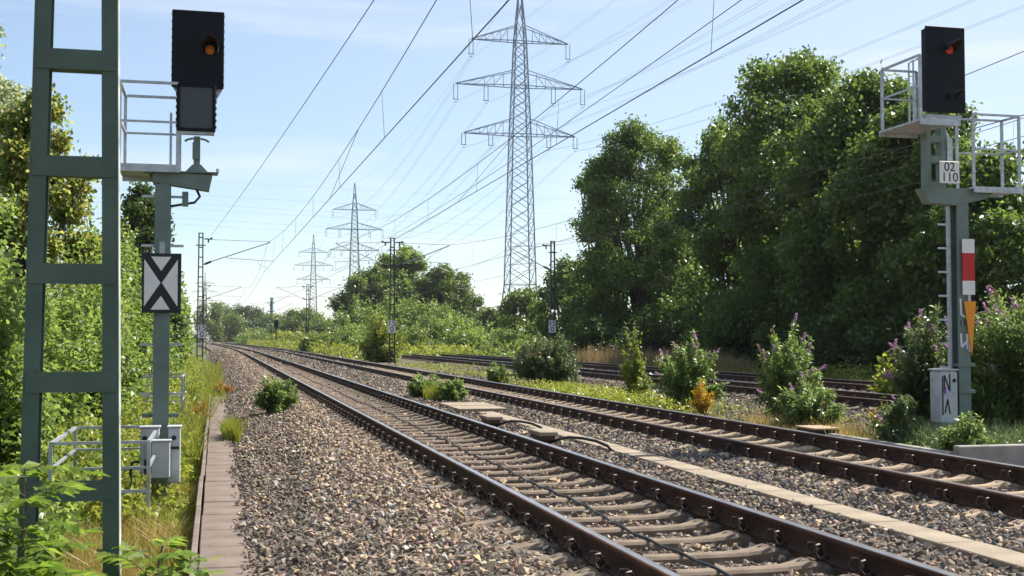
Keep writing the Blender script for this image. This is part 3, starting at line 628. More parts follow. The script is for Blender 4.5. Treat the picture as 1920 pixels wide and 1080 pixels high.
# --- left signal
sx, sy, gz = -0.62, 15.0, -0.68
t_ = thing('railway_signal', 'railway signal with one amber lamp and a grid panel, beside the leafy bank', 'railway signal', (sx, sy, gz))
Z = lambda v: hz(v, 14.44)-gz
X = lambda u: (u-300)/165.8
po = MB(); po.box(0, -.083, Z(345)/2, .178, .014, Z(345)); po.box(0, .083, Z(345)/2, .178, .014, Z(345)); po.box(0, 0, Z(345)/2, .016, .152, Z(345)); po.build('post', 'post', t_)
MB().box(0, 0, .03, .5, .5, .1, bev=.01).build('foundation', 'concw', t_)
for i in range(13):
    z = .75+.29*i
    if abs(z-(Z(530))) < .35 or z > Z(352): continue
    for s in (-1, 1):
        if (i+s) % 2: MB().bar((s*.089, 0, z), (s*.24, 0, z), .022, .03).build('climbing_step', 'galv', t_)
b_ = MB(); b_.poly([(-.12, -.09, Z(342)), (X(392)-.03, -.09, Z(356)), (X(393), -.09, Z(326)), (-.12, -.09, Z(322))], (0, .18, 0)); b_.box(.2, 0, Z(322), .85, .24, .014); b_.build('bracket_beam', 'post', t_)
b_ = MB(); xa = X(363); b_.box(xa, 0, (Z(318)+Z(252))/2, .075, .06, Z(252)-Z(318)); b_.poly([(xa-.13, -.042, Z(320)), (xa+.13, -.042, Z(320)), (xa+.05, -.042, Z(306)), (xa-.05, -.042, Z(306))], (0, .085, 0)); b_.box(xa-.005, -.045, Z(280), .09, .05, .2)
for s in (-1, 1): b_.tube([(xa+s*.14, -.02, Z(262)), (xa+s*.10, -.02, Z(258)), (xa+s*.04, -.02, Z(256))], .014, 5)
b_.build('support_arm', 'post', t_)
for s in (-1, 1): MB().tube([(X(345)+s*.22+.13, -.05, Z(322)), (X(345)+s*.22+.13, -.05, Z(313))], .02, 6).build('bolt', 'galv', t_)
sb = backboard(t_, X(363.5), -.10, Z(162), Z(15), .60)
hood(sb, X(386), -.117, Z(88), .105, .36); lens(sb, X(386), -.125, Z(89), .056, 'amber'); 
ib = MB(); ib.box(X(361.5), -.15, (Z(246)+Z(158))/2, .445, .09, Z(158)-Z(246), bev=.01); ib = ib.build('indicator_panel', 'black', t_)
m = bpy.data.materials.new('indicator_grid'); m.use_nodes = True; n, l = m.node_tree.nodes, m.node_tree.links; p = n['Principled BSDF']; p.inputs['Roughness'].default_value = .5
tcx = n.new('ShaderNodeTexCoord'); bk = n.new('ShaderNodeTexBrick'); bk.offset = 0; bk.inputs['Scale'].default_value = 1; bk.inputs['Brick Width'].default_value = .021; bk.inputs['Row Height'].default_value = .021; bk.inputs['Mortar Size'].default_value = .0035
bk.inputs['Color1'].default_value = bk.inputs['Color2'].default_value = (.012, .013, .018, 1); bk.inputs['Mortar'].default_value = (.075, .08, .10, 1)
cx_ = n.new('ShaderNodeSeparateXYZ'); cm = n.new('ShaderNodeCombineXYZ'); l.new(tcx.outputs['Object'], cx_.inputs[0]); l.new(cx_.outputs['X'], cm.inputs['X']); l.new(cx_.outputs['Z'], cm.inputs['Y'])
l.new(cm.outputs[0], bk.inputs['Vector']); l.new(bk.outputs['Color'], p.inputs['Base Color']); M['grid'] = m
MB().box(X(361.5), -.198, (Z(241)+Z(163))/2, .37, .006, Z(163)-Z(241)).build('lamp_grid', 'grid', ib)
fr_ = MB()
for s in (-1, 1): fr_.box(X(361.5)+s*.2, -.205, (Z(246)+Z(158))/2, .028, .03, Z(158)-Z(246)-.01); fr_.box(X(361.5), -.204, Z(243) if s < 0 else Z(161), .372, .03, .028)
fr_.build('frame', 'black', ib)
cl_ = MB()
for s in (-1, 1):
    for i in range(7): cl_.box(X(361.5)+s*.226, -.15, Z(240)+.02+i*.075, .014, .05, .03)
cl_.build('hinge', 'hood', ib)
MB().box(X(361.5), -.12, Z(249), .42, .1, .03).build('bottom_tray', 'galv', t_)
gus = MB(); gus.poly([(X(314)-.0, -.06, Z(158)), (X(325), -.06, Z(175)), (X(325), -.06, Z(158))], (0, .02, 0)); gus.poly([(X(412), -.06, Z(160)), (X(398), -.06, Z(185)), (X(398), -.06, Z(160))], (0, .02, 0)); gus.build('gusset', 'galv', t_)
pl = cage(t_, X(219), X(327), -.15, .75, Z(310), Z(157), openside=('right',))
MB().box(X(309), .72, (Z(305)+Z(188))/2, .03, .03, Z(188)-Z(305)).build('railing_post', 'galv', pl)
g_ = MB(); g_.poly([(X(268), .2, Z(318)), (X(290), .2, Z(318)), (-.085, .2, Z(352)), (-.085, .2, Z(345))], (0, .04, 0)); g_.build('bracket', 'post', t_)
MB().tube([(.09, -.03, Z(386)), (.2, -.04, Z(383)), (.36, -.03, Z(378)), (.42, 0, Z(366)), (.38, .02, Z(352))], .016, 6).build('cable_loop', 'rubber', t_, smooth=True)
MB().box(X(342), -.03, Z(372), .07, .09, .17).build('cable_bracket', 'post', t_)
def cabinet(parent, x0, x1, y, z0, z1, dep, m, name='junction_box'):
    o = MB().box((x0+x1)/2, y, (z0+z1)/2, x1-x0, dep, z1-z0, bev=.012).build(name, m, parent)
    MB().box((x0+x1)/2, y, z1+.008, x1-x0+.03, dep+.04, .018, bev=.004).build('lid', m, o); return o
bA = cabinet(t_, X(288), X(321), -.42, Z(886), Z(820), .2, 'box'); MB().box(X(303), -.522, Z(846), .05, .004, .012).build('label_plate', 'white', bA)
bB = cabinet(t_, X(266), X(300), -.1-.16, Z(880), Z(797), .16, 'boxw'); MB().box(X(277), -.345, Z(868), .045, .012, .17).build('vent', 'ink', bB)
bC = cabinet(t_, X(317), X(339), -.1-.16, Z(898), Z(797), .18, 'boxw')
for q, (bx_, xx) in enumerate(((bB, X(274)), (bC, X(327)))):
    MB().tube([(xx, -.36, Z(816)), (xx, -.345, Z(816))], .028, 10).build('cable_gland', 'ink', bx_)
MB().box(X(328), -.362, Z(834), .11, .012, .03).build('slot', 'ink', bC)
MB().tube([(X(262), -.2, Z(860)), (X(250), -.2, Z(862)), (X(247), -.18, Z(880)), (X(249), -.15, Z(930))], .016, 6).build('cable_loop', 'rubber', t_, smooth=True)
MB().box(0, -.0, Z(778), .42, .05, .045).build('cable_clamp', 'post', t_)
# white board with black chevrons on the post
d_ = thing('signal_board_sign', 'white board with two black chevrons meeting in the middle, on the green post', 'sign', (sx, sy-.13, gz+Z(531.5)))
MB().box(0, 0, 0, .44, .024, .695, bev=.004).build('board', 'ink', d_)
sc_ = .44/212
for tri in ([(848, 365), (957, 365), (903, 445)], [(812, 380), (812, 645), (900, 512)], [(993, 380), (907, 512), (993, 645)], [(903, 585), (952, 662), (848, 662)]):
    mb = MB(); mb.poly([((a-906)*sc_, -.0135, (513-b__)*sc_) for a, b__ in tri], (0, -.002, 0)); mb.build('white_panel', 'white', d_)
MB().box(.0, .06, .40, .06, .05, .17).build('bracket', 'galv', d_); MB().box(0, .09, 0, .3, .05, .05).build('clamp', 'galv', d_)

# --- railings round the signal's foot
r_ = thing('safety_railing', 'galvanised guard rail at the foot of the signal with amber lamp', 'railing', (-1.13, 14.3, -0.66))
cage(r_, -.48, .47, -1.1, 1.15, .36, .90, plate=False); 
for (a, b__) in ((-.48, -1.1), (.47, -1.1), (-.48, 1.15), (.47, 1.15)): MB().box(a, b__, .18, .034, .034, .36).build('railing_post', 'galv', r_)
MB().bar((-.48, -1.1, .40), (.47, -1.1, .40), .034).build('lower_rail', 'galv', r_); MB().bar((-.48, 1.15, .40), (.47, 1.15, .40), .034).build('lower_rail', 'galv', r_)
r_ = thing('safety_railing', 'galvanised guard rail farther along the leafy bank, behind the signal', 'railing', (-1.4, 26.5, -0.6))
cage(r_, -.7, .75, -.9, .9, .12, 1.12, plate=False)
for xx in (-.35, 0, .4): MB().box(xx, .9, .6, .026, .026, 1.0).build('railing_post', 'galv', r_)
MB().bar((-.7, -.9, .15), (.75, -.9, .15), .034).build('lower_rail', 'galv', r_); MB().bar((-.7, .9, .15), (.75, .9, .15), .034).build('lower_rail', 'galv', r_)

# --- right signal
sx, sy, gz = 10.95, 16.5, -0.45
t_ = thing('railway_signal', 'railway signal with red lamp and two service cages among the flowering shrubs', 'railway signal', (sx, sy, gz))
Z = lambda v, D=18.6: hz(v, D)-gz
po = MB(); zt_ = Z(372); po.box(0, -.093, zt_/2, .2, .014, zt_); po.box(0, .093, zt_/2, .2, .014, zt_); po.box(-.0, 0, zt_/2, .016, .172, zt_); po.build('post', 'post', t_)
MB().box(-.17, .02, zt_/2+.3, .045, .05, zt_-.6).build('cable_duct', 'galv', t_)
for i in range(8): MB().bar((-.19, 0, .95+.36*i), (-.36, 0, .95+.36*i), .022, .03).build('climbing_step', 'galv', t_)
for z in (.55, .95, 1.35): MB().box(.02, -.02, z, .28, .23, .045).build('clamp', 'post', t_)
b_ = MB(); b_.poly([(-.68, -.11, Z(355)), (.62, -.11, Z(352)), (.40, -.11, Z(372)), (-.1, -.11, Z(386)), (-.55, -.11, Z(382))], (0, .22, 0)); b_.build('bracket_beam', 'post', t_)
ux = -.42; up = MB()
for s in (-1, 1): up.box(ux+s*.125, 0, (Z(355)+Z(225))/2, .075, .16, Z(225)-Z(355))
for v in (348, 300, 262, 230): up.box(ux, 0, Z(v), .176, .15, .10)
up.build('upper_frame', 'post', t_)
MB().box(ux+.22, -.05, Z(285), .09, .10, .42).build('lamp_bracket', 'galv', t_)
MB().tube([(ux+.25, -.02, Z(345)), (ux+.25, -.02, Z(262)), (ux+.18, 0, Z(235))], .022, 6).build('cable_duct', 'galv', t_)
w_ = .66; bxx = -.30
b_ = MB(); b_.poly([(bxx-.33, -.10, Z(216)), (bxx+.33, -.10, Z(216)), (bxx+.20, -.10, Z(236)), (ux-.1, -.10, Z(238))], (0, .16, 0)); b_.build('board_bracket', 'galv', t_)
sb = backboard(t_, bxx, -.16, Z(214), Z(52), w_)
hood(sb, bxx+.06, -.18, Z(94), .085, .34, tilt=-.02); lens(sb, bxx+.06, -.185, Z(95), .072, 'redlamp')
hood(sb, bxx+.10, -.18, Z(183), .05, .30, tilt=-.02); MB().tube([(bxx+.10, -.176, Z(183)), (bxx+.10, -.2, Z(183))], .04, 10).build('lamp_socket', 'hood', sb)
# cages
pl = cage(t_, .16, .95, -.16, .26, Z(350), Z(214), openside=('left',)); MB().bar((.16, .05, Z(350)-.06), (.95, .05, Z(350)-.06), .3, .03).build('walkway', 'galv', pl)
pl = cage(t_, -1.22, -.64, -.95, .08, Z(246), Z(133), openside=('right', 'front'), posts=[(-1.22, .08), (-.64, .08), (-1.22, -.95)])
for yy in (.0, .12): MB().tube([(-.68, yy, Z(240)), (-.74, yy, Z(236)), (-.74, yy, Z(116)), (-.66, yy, Z(110))], .014, 6).build('grab_rail', 'galv', pl)
# box at foot
fb = MB().box(-.31, -.02, .87, .30, .28, .80, bev=.03).build('junction_box', 'boxw', t_); MB().box(-.31, -.02, 1.28, .33, .31, .025, bev=.008).build('lid', 'boxw', fb)
MB().box(-.31, -.02, .22, .26, .25, .5).build('plinth', 'concw', t_)
gr = MB()
for a, b__ in (((-.55, 1.02), (-.55, 1.32)), ((-.55, 1.32), (-.40, 1.04)), ((-.40, 1.04), (-.40, 1.34)), ((-.60, .62), (-.60, 1.3)), ((-.54, .66), (-.46, .90)), ((-.46, .90), (-.40, .64))): gr.bar((a[0]*.6-.06, -.163, a[1]*.85+.08), (b__[0]*.6-.06, -.163, b__[1]*.85+.08), .02, .006, up=(0, 1, 0))
gr.build('graffiti', 'ink', fb)
MB().bar((-.385, -.166, .92), (-.375, -.166, 1.03), .026, .006, up=(0, 1, 0)).build('graffiti_mark', 'purple_paint', fb)
MB().tube([(-.225, -.158, 1.12), (-.225, -.17, 1.12)], .03, 10).build('cable_gland', 'ink', fb)
link('graffiti_number', text_mesh('110', .12, 'ink'), t_, None, (0, -.104, Z(606)), (math.pi/2, 0, 0))
gm = MB()
for a, b__ in (((-.06, Z(560)), (-.05, Z(590))), ((-.05, Z(590)), (.04, Z(596))), ((-.06, Z(625)), (-.05, Z(652))), ((-.05, Z(652)), (.03, Z(640))), ((.04, Z(626)), (.05, Z(655)))): gm.bar((a[0], -.103, a[1]), (b__[0], -.103, b__[1]), .028, .004, up=(0, 1, 0))
gm.build('graffiti', 'white', t_)
d_ = thing('signal_number_plate', 'white plate reading 02 110 below the signal with red lamp', 'sign', (sx-.28, sy-.20, gz+Z(326)))
MB().box(0, 0, 0, .33, .014, .33, bev=.004).build('plate', 'white', d_)
link('lettering', text_mesh('02', .19, 'ink'), d_, None, (0, -.0095, .075), (math.pi/2, 0, 0)); link('lettering', text_mesh('110', .19, 'ink'), d_, None, (0, -.0095, -.08), (math.pi/2, 0, 0))
d_ = thing('mast_plate', 'upright white, red and white plate on the post among the shrubs', 'sign', (sx+.06, sy-.14, gz+Z(501)))
hh = (553-449)*.00807
for c_, z0, z1 in (('white', .5, .25), ('red', .25, -.25), ('white', -.25, -.5)): MB().box(0, 0, hh*(z0+z1)/2, .205, .014, hh*(z0-z1)).build('%s_field' % c_, c_, d_)
d_ = thing('triangle_plate', 'tall orange downward-pointing triangle on the post below the red and white plate', 'sign', (sx+.08, sy-.14, gz+Z(616)))
mb = MB(); mb.poly([(-.10, 0, .41), (.10, 0, .41), (.02, 0, -.41)], (0, .014, 0)); mb.build('plate', 'orange', d_)
mb = MB(); mb.box(0, .03, .1, .05, .03, .9); mb.build('holder', 'galv', d_)

# --- far signal, chimney
x, y = at(518, 205); t_ = thing('railway_signal', 'tiny dark distant signal between the tracks', 'railway signal', (x, y, -.4))
MB().box(0, 0, 2.0, .2, .2, 4.0).build('post', 'mast_far', t_); MB().box(0, -.1, 4.0, .75, .12, 1.3, bev=.03).build('signal_board', 'black', t_)
x, y = at(509.5, 900); t_ = thing('chimney', 'slim teal chimney far beyond the tracks', 'chimney', (x, y, -1))
hc = hz(559, 900)+1; MB().tube([(0, 0, 0), (0, 0, hc)], [1.5, 1.1], 14).build('shaft', 'chim', t_); MB().tube([(0, 0, hc-.6), (0, 0, hc+.4)], 1.35, 14).build('rim', 'galv_far', t_)

# ------------------------------------------------------------------ vegetation
def leaf_mesh(name, P, A, N, L, W, m, tint, parent=None, fold=.25):
    """P base points, A leaf axis, N rough normal, L length, W width -> one quad per leaf"""
    A = A/np.linalg.norm(A, axis=1, keepdims=True); B = np.cross(A, N); nb = np.linalg.norm(B, axis=1, keepdims=True); B = np.where(nb > 1e-4, B/np.maximum(nb, 1e-4), np.array([1., 0, 0])); N2 = np.cross(B, A)
    L = np.broadcast_to(np.asarray(L, float).reshape(-1, 1), (len(P), 1)); W = np.broadcast_to(np.asarray(W, float).reshape(-1, 1), (len(P), 1))
    mid = P+A*L*.45; up = N2*W*fold
    V = np.stack([P, mid+B*W*.5+up, P+A*L-N2*L*.12, mid-B*W*.5+up], 1).reshape(-1, 3).astype(np.float32)
    n_ = len(P); me = bpy.data.meshes.new(name); me.vertices.add(4*n_); me.vertices.foreach_set('co', V.ravel())
    me.loops.add(4*n_); me.loops.foreach_set('vertex_index', np.arange(4*n_, dtype=np.int32)); me.polygons.add(n_); me.polygons.foreach_set('loop_start', np.arange(0, 4*n_, 4, dtype=np.int32))
    try: me.polygons.foreach_set('loop_total', np.full(n_, 4, np.int32))
    except Exception: pass
    a = me.attributes.new('tint', 'FLOAT', 'FACE'); a.data.foreach_set('value', np.clip(tint, 0, 1).astype(np.float32))
    me.materials.append(M[m]); me.update(calc_edges=True); return link(name, me, parent)
def unit(n_): d = rng.normal(size=(n_, 3)); return d/np.linalg.norm(d, axis=1, keepdims=True)

def tree(name, label, x, y, h, r, zb, ncl, nleaf, ls, m, seed, group=None, cat='tree', gz=-.8, squash=1.0, lean=0.0):
    global rng; rng = np.random.default_rng(seed)
    t_ = thing(name, label, cat, (x, y, gz), group); H = h-gz; zb = zb-gz
    tr_h = zb+(H-zb)*.72; mb = MB(); pts = [(lean*q*q*2+.12*math.sin(q*3+seed), .1*math.sin(q*4+seed*2), tr_h*q) for q in np.linspace(0, 1, 8)]; rb = max(.06, .022*H)
    mb.tube(pts, [rb*(1-.82*q)+.015 for q in np.linspace(0, 1, 8)], 8)
    # crown clumps
    tt = rng.uniform(0, 1, ncl)**.85; ang = rng.uniform(0, 6.283, ncl)
    lob = 1+.22*np.sin(ang*2+seed)+.16*np.sin(ang*3+seed*1.7+tt*5)
    R = r*np.sqrt(np.clip(1-((tt-.36)/.68)**2, .06, 1))*lob; rho = R*np.sqrt(rng.uniform(.08, 1, ncl)); cz = zb+(H-zb)*(.05+.90*tt); stray = rng.random(ncl) < .22; rho = np.where(stray, R*rng.uniform(1.0, 1.18, ncl), rho)
    rc = r*rng.uniform(.15, .30, ncl)*np.where(tt > .85, .75, 1)*np.where(stray, .6, 1); C = np.stack([lean*2*(cz/H)**2+rho*np.cos(ang), squash*rho*np.sin(ang), cz-rc*.4], 1)
    for q_ in range(4): C[q_] = (lean*2+rng.normal(0, .10*r), rng.normal(0, .10*r), H-rc[q_]*(.75+.9*q_))
    for i in rng.choice(ncl, min(ncl, 34), replace=False):
        q = rng.uniform(.2, .8)*min(1, C[i, 2]/tr_h); b0 = Vector((pts[0][0]*(1-q)+pts[-1][0]*q, 0, tr_h*q)); c = Vector(C[i]); md = (b0+c)/2+Vector((0, 0, .12*(c-b0).length))
        mb.tube([b0, md, c], [rb*.42*(1-q*.6), rb*.24, .012], 5)
    mb.build('trunk', 'bark', t_, smooth=True)
    w = rc**1.6; idx = rng.choice(ncl, nleaf, p=w/w.sum()); d = unit(nleaf); rad = rc[idx]*(rng.uniform(0, 1, nleaf)**.35)*rng.uniform(.8, 1.15, nleaf)
    # sprays: leaves gather on little twigs
    P = C[idx]+d*rad[:, None]*np.array([1.1, 1.1, .78]); ntw = max(8, nleaf//9); tw = P[rng.integers(0, nleaf, ntw)]; near = rng.integers(0, ntw, nleaf)
    half = rng.random(nleaf) < .5; P = np.where(half[:, None], tw[near]+rng.normal(0, ls*1.25, (nleaf, 3)).clip(-ls*2, ls*2), P)
    A = d*.5+unit(nleaf)*.8+np.array([0, 0, -.25]); N = unit(nleaf)*.9+np.array([0, 0, .6])+d*.4
    ctint = rng.uniform(-.22, .22, ncl)[idx]
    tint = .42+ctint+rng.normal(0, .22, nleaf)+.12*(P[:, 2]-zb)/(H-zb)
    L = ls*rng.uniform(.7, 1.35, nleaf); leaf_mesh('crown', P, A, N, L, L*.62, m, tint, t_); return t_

def shrub(name, label, x, y, gz, rx, ry, h, nst, nleaf, L, asp, m, seed, flower=None, nfl=0, cat='shrub', group=None, droop=.2, base=.12, spread=.055, fcol='F_purple', fsize=.2, vase=.35):
    global rng; rng = np.random.default_rng(seed)
    t_ = thing(name, label, cat, (x, y, gz), group)
    an = rng.uniform(0, 6.283, nst); rr_ = np.sqrt(rng.uniform(0, 1, nst)); top = np.sqrt(np.clip(1-rr_**2*.80, .05, 1))*rng.uniform(.55, 1.08, nst)
    tip = np.stack([rx*rr_*np.cos(an), ry*rr_*np.sin(an), h*top*np.where(rng.random(nst) < .3, rng.uniform(.35, .9, nst), 1)], 1)
    b0 = np.stack([base*rx*np.cos(an)*rr_*2, base*ry*np.sin(an)*rr_*2, np.zeros(nst)], 1)
    ctrl = b0*vase+tip*(1-vase)*.55+np.stack([np.zeros(nst), np.zeros(nst), h*.22*np.ones(nst)], 1)
    def bez(i, q): q = q[:, None]; return b0[i]*(1-q)**2+ctrl[i]*2*q*(1-q)+tip[i]*q*q
    mb = MB()
    for i in range(min(nst, 42)): mb.tube([tuple(v) for v in bez(np.full(5, i), np.linspace(0, 1, 5))], [.004*h+.006, .0035*h+.005, .006, .005, .003], 4)
    mb.build('stem', 'stem', t_)
    i = rng.integers(0, nst, nleaf); q = rng.uniform(.12, 1, nleaf)**.75; P = bez(i, q)+rng.normal(0, 1, (nleaf, 3))*np.array([rx, ry, h*.6])*spread*(1.35-q[:, None]*.75)
    P[:, 2] = np.maximum(P[:, 2], .02)
    tan = bez(i, np.clip(q+.04, 0, 1.04))-bez(i, q); tan /= np.maximum(np.linalg.norm(tan, axis=1, keepdims=True), 1e-5)
    A = tan*.55+unit(nleaf)*.85+np.array([0, 0, -droop]); N = unit(nleaf)*.6+np.array([0, 0, .85]); LL = L*rng.uniform(.65, 1.3, nleaf)
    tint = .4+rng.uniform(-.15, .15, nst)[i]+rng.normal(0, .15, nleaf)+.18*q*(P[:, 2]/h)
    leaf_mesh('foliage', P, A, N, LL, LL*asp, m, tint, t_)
    if nfl:
        k = rng.choice(nst, min(nfl, nst), replace=False)
        for fi in k:
            npt = 42; T = tip[fi]; tq = bez(np.array([fi]), np.array([1.0]))-bez(np.array([fi]), np.array([.9])); dr = tq[0]/np.linalg.norm(tq[0])*.8+np.array([rng.normal(0, .35), rng.normal(0, .35), .35]); dr /= np.linalg.norm(dr)
            q = rng.uniform(0, 1, npt); fs_ = fsize*rng.uniform(.7, 1.2); Pp = T+dr*(q*fs_)[:, None]+unit(npt)*(.020*(1-q*.7)*fsize/.2)[:, None]
            leaf_mesh('flower', Pp, unit(npt)+dr, unit(npt), .038*fsize/.2, .03*fsize/.2, fcol if rng.random() < .75 or fcol == 'F_yellow' else 'F_brown', rng.uniform(.1, .95, npt), t_)
    return t_

def cover(name, label, P2, hgt, n_, L, asp, m, seed, gzf, cat='plants', up=.5):
    """low carpet of leaves: P2 function giving n xy samples, hgt function of xy"""
    global rng; rng = np.random.default_rng(seed); xy = P2(n_); hh_ = hgt(xy[:, 0], xy[:, 1]); q = rng.uniform(0, 1, n_)**.7
    P = np.stack([xy[:, 0], xy[:, 1], gzf(xy[:, 0], xy[:, 1])+hh_*q], 1); A = unit(n_)+np.array([0, 0, up]); N = unit(n_)*.7+np.array([0, 0, .8]); LL = L*rng.uniform(.6, 1.4, n_)
    patch = .18*np.sin(xy[:, 0]*2.3+1)*np.sin(xy[:, 1]*1.1+2)
    o = leaf_mesh(name, P, A, N, LL, LL*asp, m, .35+.35*q+patch+rng.normal(0, .14, n_)); return tag(o, label, cat, kind='stuff')
def grass(name, label, P2, hgt, n_, wid, m, seed, gzf, lean=.35, parent=None):
    global rng; rng = np.random.default_rng(seed); xy = P2(n_); H_ = hgt(xy[:, 0], xy[:, 1])*rng.uniform(.55, 1.25, n_); an = rng.uniform(0, 6.283, n_); dx = np.stack([np.cos(an), np.sin(an), np.zeros(n_)], 1); ln = rng.uniform(.05, lean*2, n_)[:, None]*H_[:, None]
    sd = np.stack([-np.sin(an*1.7), np.cos(an*1.7), np.zeros(n_)], 1)*wid/2; B = np.stack([xy[:, 0], xy[:, 1], gzf(xy[:, 0], xy[:, 1])-.02], 1); up = np.array([0, 0, 1.])
    m1 = B+up*(H_*.55)[:, None]+dx*ln*.3; tp = B+up*H_[:, None]+dx*ln
    V = np.stack([B-sd, B+sd, m1+sd*.8, m1-sd*.8, tp], 1).reshape(-1, 3).astype(np.float32); base = np.arange(n_)*5
    fs = np.concatenate([np.stack([base, base+1, base+2, base+3], 1).ravel(), np.stack([base+3, base+2, base+4], 1).ravel()]).astype(np.int32)
    me = bpy.data.meshes.new(name); me.vertices.add(5*n_); me.vertices.foreach_set('co', V.ravel()); me.loops.add(7*n_); me.loops.foreach_set('vertex_index', fs)
    me.polygons.add(2*n_); me.polygons.foreach_set('loop_start', np.concatenate([np.arange(n_)*4, 4*n_+np.arange(n_)*3]).astype(np.int32))
    tn = np.clip(rng.normal(.45, .22, n_)+.15*np.sin(xy[:, 0]*3)*np.sin(xy[:, 1]*1.3), 0, 1); a = me.attributes.new('tint', 'FLOAT', 'FACE'); a.data.foreach_set('value', np.concatenate([tn, tn]).astype(np.float32))
    me.materials.append(M[m]); me.update(calc_edges=True); o = link(name, me, parent); return tag(o, label, 'grass', kind='stuff')
gzf = lambda x, y: np.where(x-curve_dx(y) > .15, zbed(x, y), np.interp(x, gx, gzv))
box2 = lambda x0, x1, y0, y1: (lambda n_: np.stack([rng.uniform(x0, x1, n_), rng.uniform(y0, y1, n_)], 1))

# --- tall trees on the far side of the tracks
G1 = 'tall trees beyond the tracks'
for (lab, u, D, top, r, zb_, ncl, nl, sd) in [
    ('tall tree with pointed top nearest the large pylon', 1195, 84, 222, 4.1, .6, 84, 60000, 11),
    ('narrow leafy tree edge leaning towards the pylon, lower than its neighbour', 1120, 90, 300, 2.1, .4, 36, 19000, 12),
    ('broad rounded tree between the pointed one and the tallest crown', 1370, 69, 215, 3.2, .8, 60, 40000, 13),
    ('tallest tree with yellowish crown top', 1510, 60, 86, 4.0, .8, 84, 60000, 14),
    ('dense tree left of the cage on the signal with red lamp', 1635, 52, 128, 3.2, .6, 62, 46000, 15),
    ('tree rising behind the black board of the signal with red lamp', 1750, 47, 175, 2.8, .6, 54, 38000, 16),
    ('lower tree at the frame edge behind the empty service cage', 1850, 43, 285, 2.2, .4, 42, 30000, 17)]:
    x, y = at(u, D); tree('deciduous_tree', lab, x, y, hz(top, D), r*1.12, zb_-.6, int(ncl*1.8), int(nl*1.25), .205, 'L_tree', sd, G1)
for i, (u, D, h, r) in enumerate([(1290, 88, 10, 3.6), (1430, 78, 9.5, 3.8), (1580, 66, 8.5, 3.4), (1700, 58, 7.5, 3.2), (1140, 96, 8, 3.0)]):
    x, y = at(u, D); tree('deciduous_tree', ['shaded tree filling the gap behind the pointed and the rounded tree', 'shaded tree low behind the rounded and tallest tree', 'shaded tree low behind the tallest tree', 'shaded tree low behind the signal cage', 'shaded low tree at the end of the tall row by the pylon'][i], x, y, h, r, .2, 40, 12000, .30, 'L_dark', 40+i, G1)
for i, (u, D, h) in enumerate([(1130, 76, 2.6), (1235, 70, 3.0), (1330, 64, 3.2), (1420, 58, 3.0), (1520, 53, 3.0), (1620, 48, 2.8), (1710, 45, 2.8)]):
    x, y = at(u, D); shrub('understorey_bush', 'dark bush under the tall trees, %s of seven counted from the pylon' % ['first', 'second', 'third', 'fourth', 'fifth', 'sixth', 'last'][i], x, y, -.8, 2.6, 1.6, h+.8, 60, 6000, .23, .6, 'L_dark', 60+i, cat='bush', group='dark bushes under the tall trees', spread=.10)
# --- trees farther along
for i, (lab, u, D, top, r, nl, m) in enumerate([
    ('small tree behind the mast in front of the tall trees', 1068, 118, 485, 3.0, 14000, 'L_far'), ('tree half hidden behind the legs of the large pylon', 985, 150, 545, 3.4, 12000, 'L_far'),
    ('dark tree on the left of the middle tree group', 695, 205, 498, 5.2, 26000, 'L_far'), ('tallest tree of the middle group, above the mast plate', 765, 215, 462, 6.6, 34000, 'L_left'), ('tree at the pylon end of the middle group', 832, 200, 498, 4.6, 22000, 'L_far'),
    ('low tree between the middle group and the large pylon', 915, 210, 578, 5.0, 10000, 'L_far'),
    ('rounded distant tree in front of the small pylon', 565, 330, 580, 8.0, 12000, 'L_far'), ('small distant tree beside the rounded one', 620, 320, 598, 6.0, 9000, 'L_far'),
    ('distant tree at the end of the tracks next to the leafy bank', 405, 420, 566, 8.0, 9000, 'L_far'), ('dark distant tree at the end of the tracks', 452, 470, 572, 9.0, 10000, 'L_dark'),
    ('pale distant tree at the end of the tracks', 500, 520, 588, 9.0, 9000, 'L_far'), ('distant low tree right of the far signal', 535, 430, 600, 8.0, 7000, 'L_far')]):
    x, y = at(u, D); tree('distant_tree', lab, x, y, hz(top, D), r, -.3, 64, nl, .24+D*.0010, m, 80+i, 'trees farther along the line')

